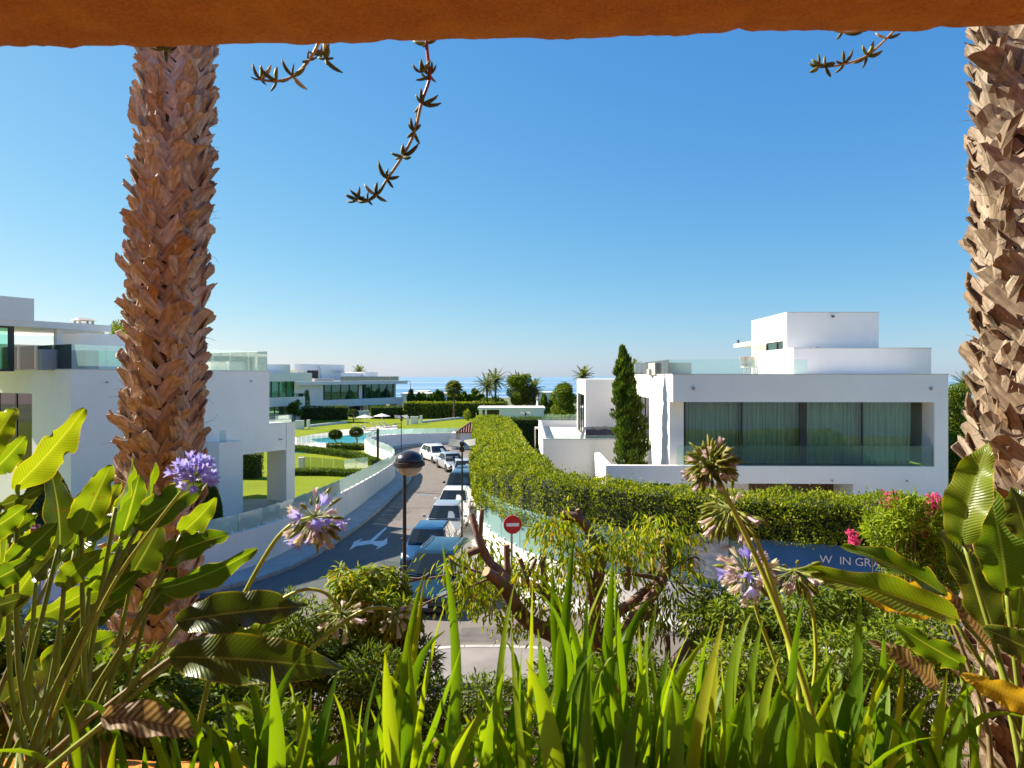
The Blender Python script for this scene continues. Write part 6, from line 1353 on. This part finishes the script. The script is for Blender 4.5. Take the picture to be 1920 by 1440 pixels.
# clumps: root u, depth, label; blades: tip u v, width px, bow, material flag
CL = [
 (470, 1.75, 'strap-leaved agapanthus below the big dark paddle leaves', [(442,1249,36,0),(471,1244,26,.05),(524,1249,34,.02),(560,1218,30,-.02),(601,1223,34,.04),(500,1290,28,-.1),(420,1330,24,-.2),(540,1300,30,.1),(640,1300,22,.15),(580,1290,26,.1),(455,1330,24,-.05),(388,1380,20,-.2)]),
 (620, 1.85, 'agapanthus clump with leaning leaves left of the planter middle', [(688,1252,22,.12),(600,1330,26,-.1),(650,1340,24,.0),(700,1330,20,.2),(560,1360,24,-.2),(740,1380,20,.2),(670,1370,24,.1),(615,1300,22,0)]),
 (760, 1.65, 'tall agapanthus clump in front of the curled-leaf bush', [(746,1183,30,-.04),(735,1190,22,-.05),(790,1100,24,-.02),(812,1065,22,0),(848,1022,22,.06),(770,1170,26,-.04),(840,1200,22,.05),(872,1258,38,.04),(778,1270,30,-.05),(730,1300,26,-.15),(800,1330,30,.05),(700,1250,20,-.15),(860,1330,26,.1)]),
 (900, 1.8, 'agapanthus clump with one long leaf crossing in front of the tree', [(935,1215,26,.12),(975,1022,20,.35),(890,1290,30,.05),(945,1300,26,.1),(850,1350,24,-.1),(980,1330,24,.15),(905,1240,20,.05)]),
 (985, 1.62, 'upright agapanthus clump below the no-entry sign', [(961,1085,22,-.02),(1000,1092,18,.01),(975,1150,30,-.02),(1044,1012,22,.08),(985,1222,44,.02),(1010,1240,26,.05),(1030,1110,22,.05),(955,1210,22,-.08),(1020,1300,28,.08),(940,1330,26,-.1)]),
 (1090, 1.68, 'agapanthus clump with tall straight leaves before the pruned stumps', [(1064,997,24,-.05),(1094,1100,22,-.01),(1110,1098,18,.0),(1075,1160,30,-.04),(1060,1200,32,-.05),(1125,1150,24,.04),(1100,1240,34,0),(1050,1275,28,-.08),(1140,1250,26,.06),(1165,1300,26,.1)]),
 (1160, 1.75, 'agapanthus clump of narrow upright leaves right of the tree trunk', [(1139,1015,24,-.02),(1170,1055,24,.0),(1186,1045,22,.02),(1155,1130,26,-.02),(1200,1200,26,.08),(1130,1210,26,-.06),(1105,1143,26,-.12),(1180,1290,30,.05)]),
 (1310, 1.7, 'sprawling agapanthus clump with broad leaves leaning left', [(1222,1165,34,-.12),(1265,1185,30,-.12),(1180,1266,36,-.2),(1280,1170,28,-.06),(1350,1155,28,.0),(1140,1345,30,-.25),(1200,1300,40,-.22),(1250,1260,44,-.12),(1300,1240,34,-.02),(1345,1240,30,.04),(1380,1290,30,.08),(1160,1385,30,-.28),(1330,1310,38,.02),(1240,1340,34,-.15)]),
 (1420, 1.75, 'agapanthus clump at the foot of the tall flower stalks', [(1395,1117,30,-.06),(1370,1145,30,-.08),(1352,1200,32,-.12),(1430,1180,26,0),(1450,1200,26,.03),(1320,1190,30,-.2),(1300,1260,34,-.25),(1465,1240,28,.05),(1400,1260,34,-.05),(1440,1300,34,.02),(1490,1300,26,.1)]),
 (1540, 1.8, 'agapanthus clump under the long drooping paddle leaf', [(1500,1112,26,-.05),(1540,1190,28,0),(1575,1240,26,.04),(1510,1230,30,-.06),(1480,1270,34,-.1),(1600,1290,28,.1),(1560,1300,32,.02),(1530,1330,34,-.03),(1450,1350,30,-.2),(1620,1350,26,.12)]),
 (1640, 1.85, 'agapanthus clump left of the yellowing leaf', [(1605,1105,24,-.05),(1650,1160,24,.0),(1625,1200,28,-.04),(1690,1250,26,.06),(1640,1250,32,-.02),(1580,1270,30,-.12),(1720,1300,26,.12),(1670,1310,32,.02),(1740,1370,26,.2),(1610,1330,32,-.08)]),
 (1760, 1.8, 'agapanthus clump in the right corner of the planter', [(1760,1250,26,0),(1730,1290,28,-.05),(1790,1300,26,.05),(1700,1340,30,-.15),(1820,1370,26,.12),(1760,1360,30,0),(1850,1400,26,.2),(1680,1390,28,-.2)]),
 (250, 1.8, 'shaded agapanthus leaves under the strelitzia clump', [(330,1290,20,.15),(300,1330,20,.1),(360,1400,20,.2),(230,1370,20,-.05),(270,1400,24,0),(180,1380,20,-.1),(140,1410,20,-.2)])]
for ci, (ru, Yr, lab, bl) in enumerate(CL):
    rt = P(ru, 1600, Yr); rt.z = 5.5; t = thing('agapanthus_plant', lab, 'plant', rt, 0, 'agapanthus in the planter'); r = random.Random(70+ci)
    for k, (tu, tv, w_, bow) in enumerate(bl):
        Y2_ = Yr+r.uniform(-.12, .2); b = rt+Vector((r.uniform(-.09,.09), r.uniform(-.08,.08), 0)); tp = P(tu, tv, Y2_)
        blade(b, tp, w_/F*Yr*.96, t, M['strap'], bow*1.3+r.uniform(-.08,.08), r.uniform(-55, 55), r.uniform(-.05, .1), ci*40+k)
    for k, (tu, tv, w_, bow) in enumerate(bl):      # a second, slightly lower leaf beside each tall one
        b = rt+Vector((r.uniform(-.14,.14), r.uniform(-.08,.2), 0)); tp = P(tu+r.uniform(-46,46), tv+r.uniform(5, 85), Yr+r.uniform(-.1,.3))
        blade(b, tp, w_/F*Yr*r.uniform(.6,.9), t, M['strap'], bow+r.uniform(-.14,.14), r.uniform(-60, 60), r.uniform(-.05,.1), 450+ci*20+k)
    for k in range(28):   # shorter, arching leaves that fill the clump
        sg = r.choice((-1, 1)) if ru < 1150 else r.choice((-1, -1, 1)); th = math.radians(r.uniform(8, 68)); L_ = r.uniform(.40, .82); b = rt+Vector((r.uniform(-.16,.16), r.uniform(-.12,.16), 0))
        tp = b+Vector((sg*math.sin(th)*L_, r.uniform(-.22,.3), math.cos(th)*L_*.95))
        if (tp.z-CZ)/tp.y > -.40: tp.z = CZ-.40*tp.y
        blade(b, tp, r.uniform(.021, .035), t, M['strap_dry'] if r.random() < .06 else M['strap'], -sg*.22*math.sin(th), r.uniform(-65, 65), 0, 900+ci*40+k, r.uniform(.6,.8) if r.random() < .18 else None, 'leaf', .10+.22*math.sin(th))
# flower heads
M['lilac'] = leaf_mat('lilac_petal', [(0,(.36,.33,.72)),(.5,(.48,.45,.82)),(1,(.66,.62,.90))], (1.1,1.05,1.2), .35, .5, 'object')
M['faded'] = leaf_mat('faded_petal', [(0,(.62,.47,.55)),(.5,(.70,.60,.54)),(1,(.72,.69,.45))], (1.1,1.0,1.1), .35, .5, 'object')
M['pod'] = leaf_mat('green_seed_pod', [(0,(.15,.18,.02)),(.5,(.24,.26,.03)),(1,(.34,.32,.06))], (1.2,1.15,.5), .3, .4, 'object')
M['pedicel'] = simple('pale_green_pedicel', (.24,.27,.05), .5, .2, 6)
def floret_mesh(kind, i):
    r = random.Random(i*7+len(kind)); mb_ = MB(); pl = r.uniform(.038, .050); mb_.tube([(0,0,0),(0,.002,pl*.6),(0,.006 if kind != 'open' else 0,pl)], [.0012,.0011,.0014], 4, 1, False)
    if kind == 'pod': mb_.tube([(0,.004,pl-.002),(0,.006,pl+.008),(0,.007,pl+.020),(0,.006,pl+.034)], [.0015,.0050,.0046,.0008], 6, 0)
    else:
        op = .018 if kind == 'open' else .009; ln = .034
        for k in range(6):
            a = k*math.pi/3+r.uniform(-.1,.1); ca, sa = math.cos(a), math.sin(a); tx, ty = -sa, ca; w_ = .0056 if kind == 'open' else .0050
            pr = [(.0015,pl,.0010),(.0036,pl+.013,w_*.7),(op*.55,pl+.024,w_),(op,pl+ln*r.uniform(.9,1.0),.0008)]
            mb_.grid([[(q[0]*ca-tx*q[2], q[0]*sa-ty*q[2], q[1]), (q[0]*ca*1.06, q[0]*sa*1.06, q[1]-.0005), (q[0]*ca+tx*q[2], q[0]*sa+ty*q[2], q[1])] for q in pr])
    return mb_.mesh('floret', [M['lilac'] if kind == 'open' else M['faded'] if kind == 'faded' else M['pod'], M['pedicel']], True)
FL = {k: [floret_mesh(k, i) for i in range(3)] for k in ('open', 'faded', 'pod')}
def umbel(label, stem_px, Yh, head, Rpx, axis, kinds, n, seed, rad=3.6, spread=120, droop=0.0, squash=1.0):
    """flower stalk along photo points at depth Yh; florets radiate from the end of the stalk"""
    hd = P(head[0], head[1], Yh); pts = catmull([P(u, v, Yh+(dy if dy else 0)) for u, v, dy in stem_px]+[hd], 5); rt = pts[0].copy()
    t = thing('agapanthus_flower', label, 'flower', rt, 0, 'agapanthus flowers'); k_ = len(pts)
    st = MB().tube(pts, list(np.linspace(rad*1.15, rad*.85, k_)/F*Yh), 8).build('flower_stalk', M['stalk_y'], t, smooth=True, world=True)
    ax = Vector(axis).normalized(); r = random.Random(seed); R_ = Rpx/F*Yh; sc0 = R_/.082
    n = int(n*1.6)
    for i in range(n):
        th = math.acos(1-(1-math.cos(math.radians(spread)))*(i+.5)/n); ph = i*2.39996; a = ax.orthogonal().normalized(); b = ax.cross(a)
        d = (ax*math.cos(th)+(a*math.cos(ph)+b*math.sin(ph))*math.sin(th)*squash+Vector((0,0,-droop*r.uniform(.6,1.4)))+Vector((r.uniform(-.15,.15),)*3)).normalized()
        kd = r.choices([q[0] for q in kinds], [q[1] for q in kinds])[0]; q = d.to_track_quat('Z', 'Y')
        link('floret', FL[kd][r.randrange(3)], st, (hd-rt)+d*.004, q, sc0*r.uniform(.62, 1.10))
    return t
M['stalk_y'] = simple('yellow_green_stalk', (.40,.42,.04), .42, .25, 3, stretch=(1,1,.3))
umbel('fresh violet agapanthus head in front of the shaggy palm', [(100,1345,-.1),(160,1200,-.05),(225,1075,0),(310,960,0)], 2.0, (362,895), 48, (.35,-.2,1), [('open',.9),('pod',.1)], 34, 1, 3.4, 95)
umbel('fading pink agapanthus head nodding over the curved kerb', [(372,1365,-.1),(400,1250,-.05),(445,1140,0),(505,1030,0),(545,985,0)], 2.0, (590,968), 66, (.9,-.1,-.25), [('faded',.45),('open',.15),('pod',.4)], 60, 2, 4.2, 140, .55)
umbel('small drooping agapanthus head before the leafy bush', [(470,1230,0),(500,1150,0),(560,1108,0),(610,1112,0)], 1.95, (640,1150), 58, (.4,0,-.9), [('faded',.4),('pod',.6)], 26, 3, 3.4, 130, .3)
umbel('drooping agapanthus head beside the tall strap leaves', [(575,1225,0),(620,1185,0),(680,1145,0),(725,1140,0)], 1.9, (742,1150), 46, (.5,0,-.8), [('faded',.4),('pod',.6)], 20, 4, 3.4, 120, .3)
umbel('largest faded agapanthus head high before the villa windows', [(1545,1480,-.15),(1520,1330,-.1),(1475,1190,-.05),(1420,1050,0),(1365,935,0)], 1.85, (1333,872), 55, (-.25,-.15,1), [('faded',.2),('pod',.8)], 160, 5, 5.2, 128, .38)
umbel('green seed head hanging below the largest agapanthus head', [(1500,1330,-.1),(1475,1190,0),(1440,1070,0),(1405,985,0)], 1.95, (1370,950), 74, (-.5,0,-.35), [('pod',.85),('faded',.15)], 46, 6, 4.6, 130, .65)
umbel('lilac agapanthus head low before the banner photo', [(1480,1330,0),(1450,1230,0),(1420,1150,0)], 2.1, (1402,1072), 60, (-.1,-.3,.7), [('faded',.65),('open',.12),('pod',.23)], 56, 7, 3.8, 140, .2)
umbel('yellow-green agapanthus head with pink tips under the drooping leaf', [(1520,1330,0),(1530,1230,0),(1520,1130,0)], 2.15, (1490,1068), 58, (.0,-.2,-.4), [('pod',.7),('faded',.3)], 40, 8, 3.6, 120, .55)
# ------------------------------------------------------------------ hanging succulent stems
M['succ'] = simple('dark_succulent_leaf', (.10,.12,.055), .65, .5, 9, spec=.2); M['succ_pale'] = simple('pale_succulent_leaf', (.45,.44,.30), .6, .2, 9); M['succ_green'] = simple('green_succulent_leaf', (.15,.20,.04), .6, .3, 9)
M['vine_tan'] = simple('tan_vine_stem', (.36,.27,.15), .6, .3, 12); M['vine_red'] = simple('crimson_vine_stem', (.22,.015,.04), .5, .3, 12)
def succ_leaf(i, mat):
    r = random.Random(i); L = r.uniform(.034, .050); c = r.uniform(.12, .5); pts = [(0, c*L*(k/5)**2*1.1, L*k/5) for k in range(6)]
    return MB().tube(pts, [.0026,.0050,.0060,.0056,.0044,.0012], 6).mesh('leaf', mat, True)
SL = [succ_leaf(i, M[k]) for i, k in enumerate(('succ','succ','succ','succ_green','succ','succ_pale'))]
def vine(label, px, Yv, nodes, rpx=2.6, red=0):
    pts = [P(u, v, Yv) for u, v in px]; t = thing('hanging_succulent', label, 'plant', pts[0], 0, 'succulent stems hanging from above'); cm = catmull(pts, 5); k = len(cm); r = random.Random(int(px[0][0]))
    rd = list(np.linspace(rpx, rpx*.7, k)/F*Yv)
    if red:
        MB().tube(cm[:red+1], rd[:red+1], 7).build('stem', M['vine_red'], t, smooth=True, world=True); MB().tube(cm[red:], rd[red:], 7).build('stem', M['vine_tan'], t, smooth=True, world=True)
    else: MB().tube(cm, rd, 7).build('stem', M['vine_tan'], t, smooth=True, world=True)
    for (u, v, n_) in nodes:
        c = P(u, v, Yv)
        for j in range(n_):
            a = j*2*math.pi/n_+r.uniform(-.5,.5); d = Vector((math.cos(a), r.uniform(-.5,.5), math.sin(a)*.9+.25)).normalized(); q = d.to_track_quat('Z', 'Y') @ Matrix.Rotation(r.uniform(0, 6.28), 3, 'Z').to_quaternion()
            # leaves curl upwards
            up = Vector((0,0,1)); yv = (up-d*up.dot(d)).normalized(); Mx = Matrix((yv.cross(d), yv, d)).transposed()
            link('leaf', SL[r.choices(range(6), [3,3,3,4,3,.8])[0]], t, c-pts[0]+d*.001, Mx.to_quaternion(), (1, 1, 1) if False else r.uniform(.55, 1.2))
    return t
Z = lambda x, y: (430+x/4, 40+y/4)
vine('long crimson and tan succulent stem hanging before the blue sky', [(798,30), Z(1480,170), Z(1495,330), Z(1502,430), Z(1440,620), Z(1390,830), Z(1300,1010), Z(1180,1190), Z(1110,1300), Z(1010,1355), Z(935,1332)], 2.12,
     [(*Z(1480,165),5), (*Z(1440,385),4), (*Z(1500,400),6), (*Z(1445,615),6), (*Z(1385,825),6), (*Z(1300,1010),6), (*Z(1185,1180),4), (*Z(1100,1300),4), (*Z(1040,1340),4), (*Z(960,1335),6)], 3.4, 20)
vine('short tan succulent stem curling towards the shaggy palm', [(605,40), Z(680,135), Z(600,290), Z(480,410), Z(350,450), Z(225,435)], 2.12, [(*Z(590,290),3), (*Z(480,410),4), (*Z(355,445),4), (*Z(235,435),5)], 3.4)
vine('bunched succulent sprig beside the short tan stem', [(612,40), Z(705,190), Z(722,285)], 2.16, [(*Z(705,160),3), (*Z(722,280),7), (*Z(715,230),4)], 2.0)
Z3 = lambda x, y: (1480+x/7.385, 20+y/7.385)
vine('tan succulent stem below the lintel near the thick palm', [(1690,30), Z3(1500,210), Z3(1380,350), Z3(1080,620), Z3(760,740), Z3(500,780), Z3(390,780)], 2.1, [(*Z3(1340,370),2), (*Z3(1080,620),5), (*Z3(760,730),4), (*Z3(500,780),4), (*Z3(400,775),4)], 2.4)
vine('looped succulent stem peeping under the lintel', [(1540,35), Z3(560,240), Z3(740,300), Z3(1000,275), Z3(1250,200), (1665,38)], 2.1, [(*Z3(320,220),1), (*Z3(740,270),3), (*Z3(1020,290),3)], 2.2)
vine('small succulent sprig before the top of the shaggy palm', [(312,60), (308,92)], 2.1, [(308,92,7), (310,85,4)], 2.0)
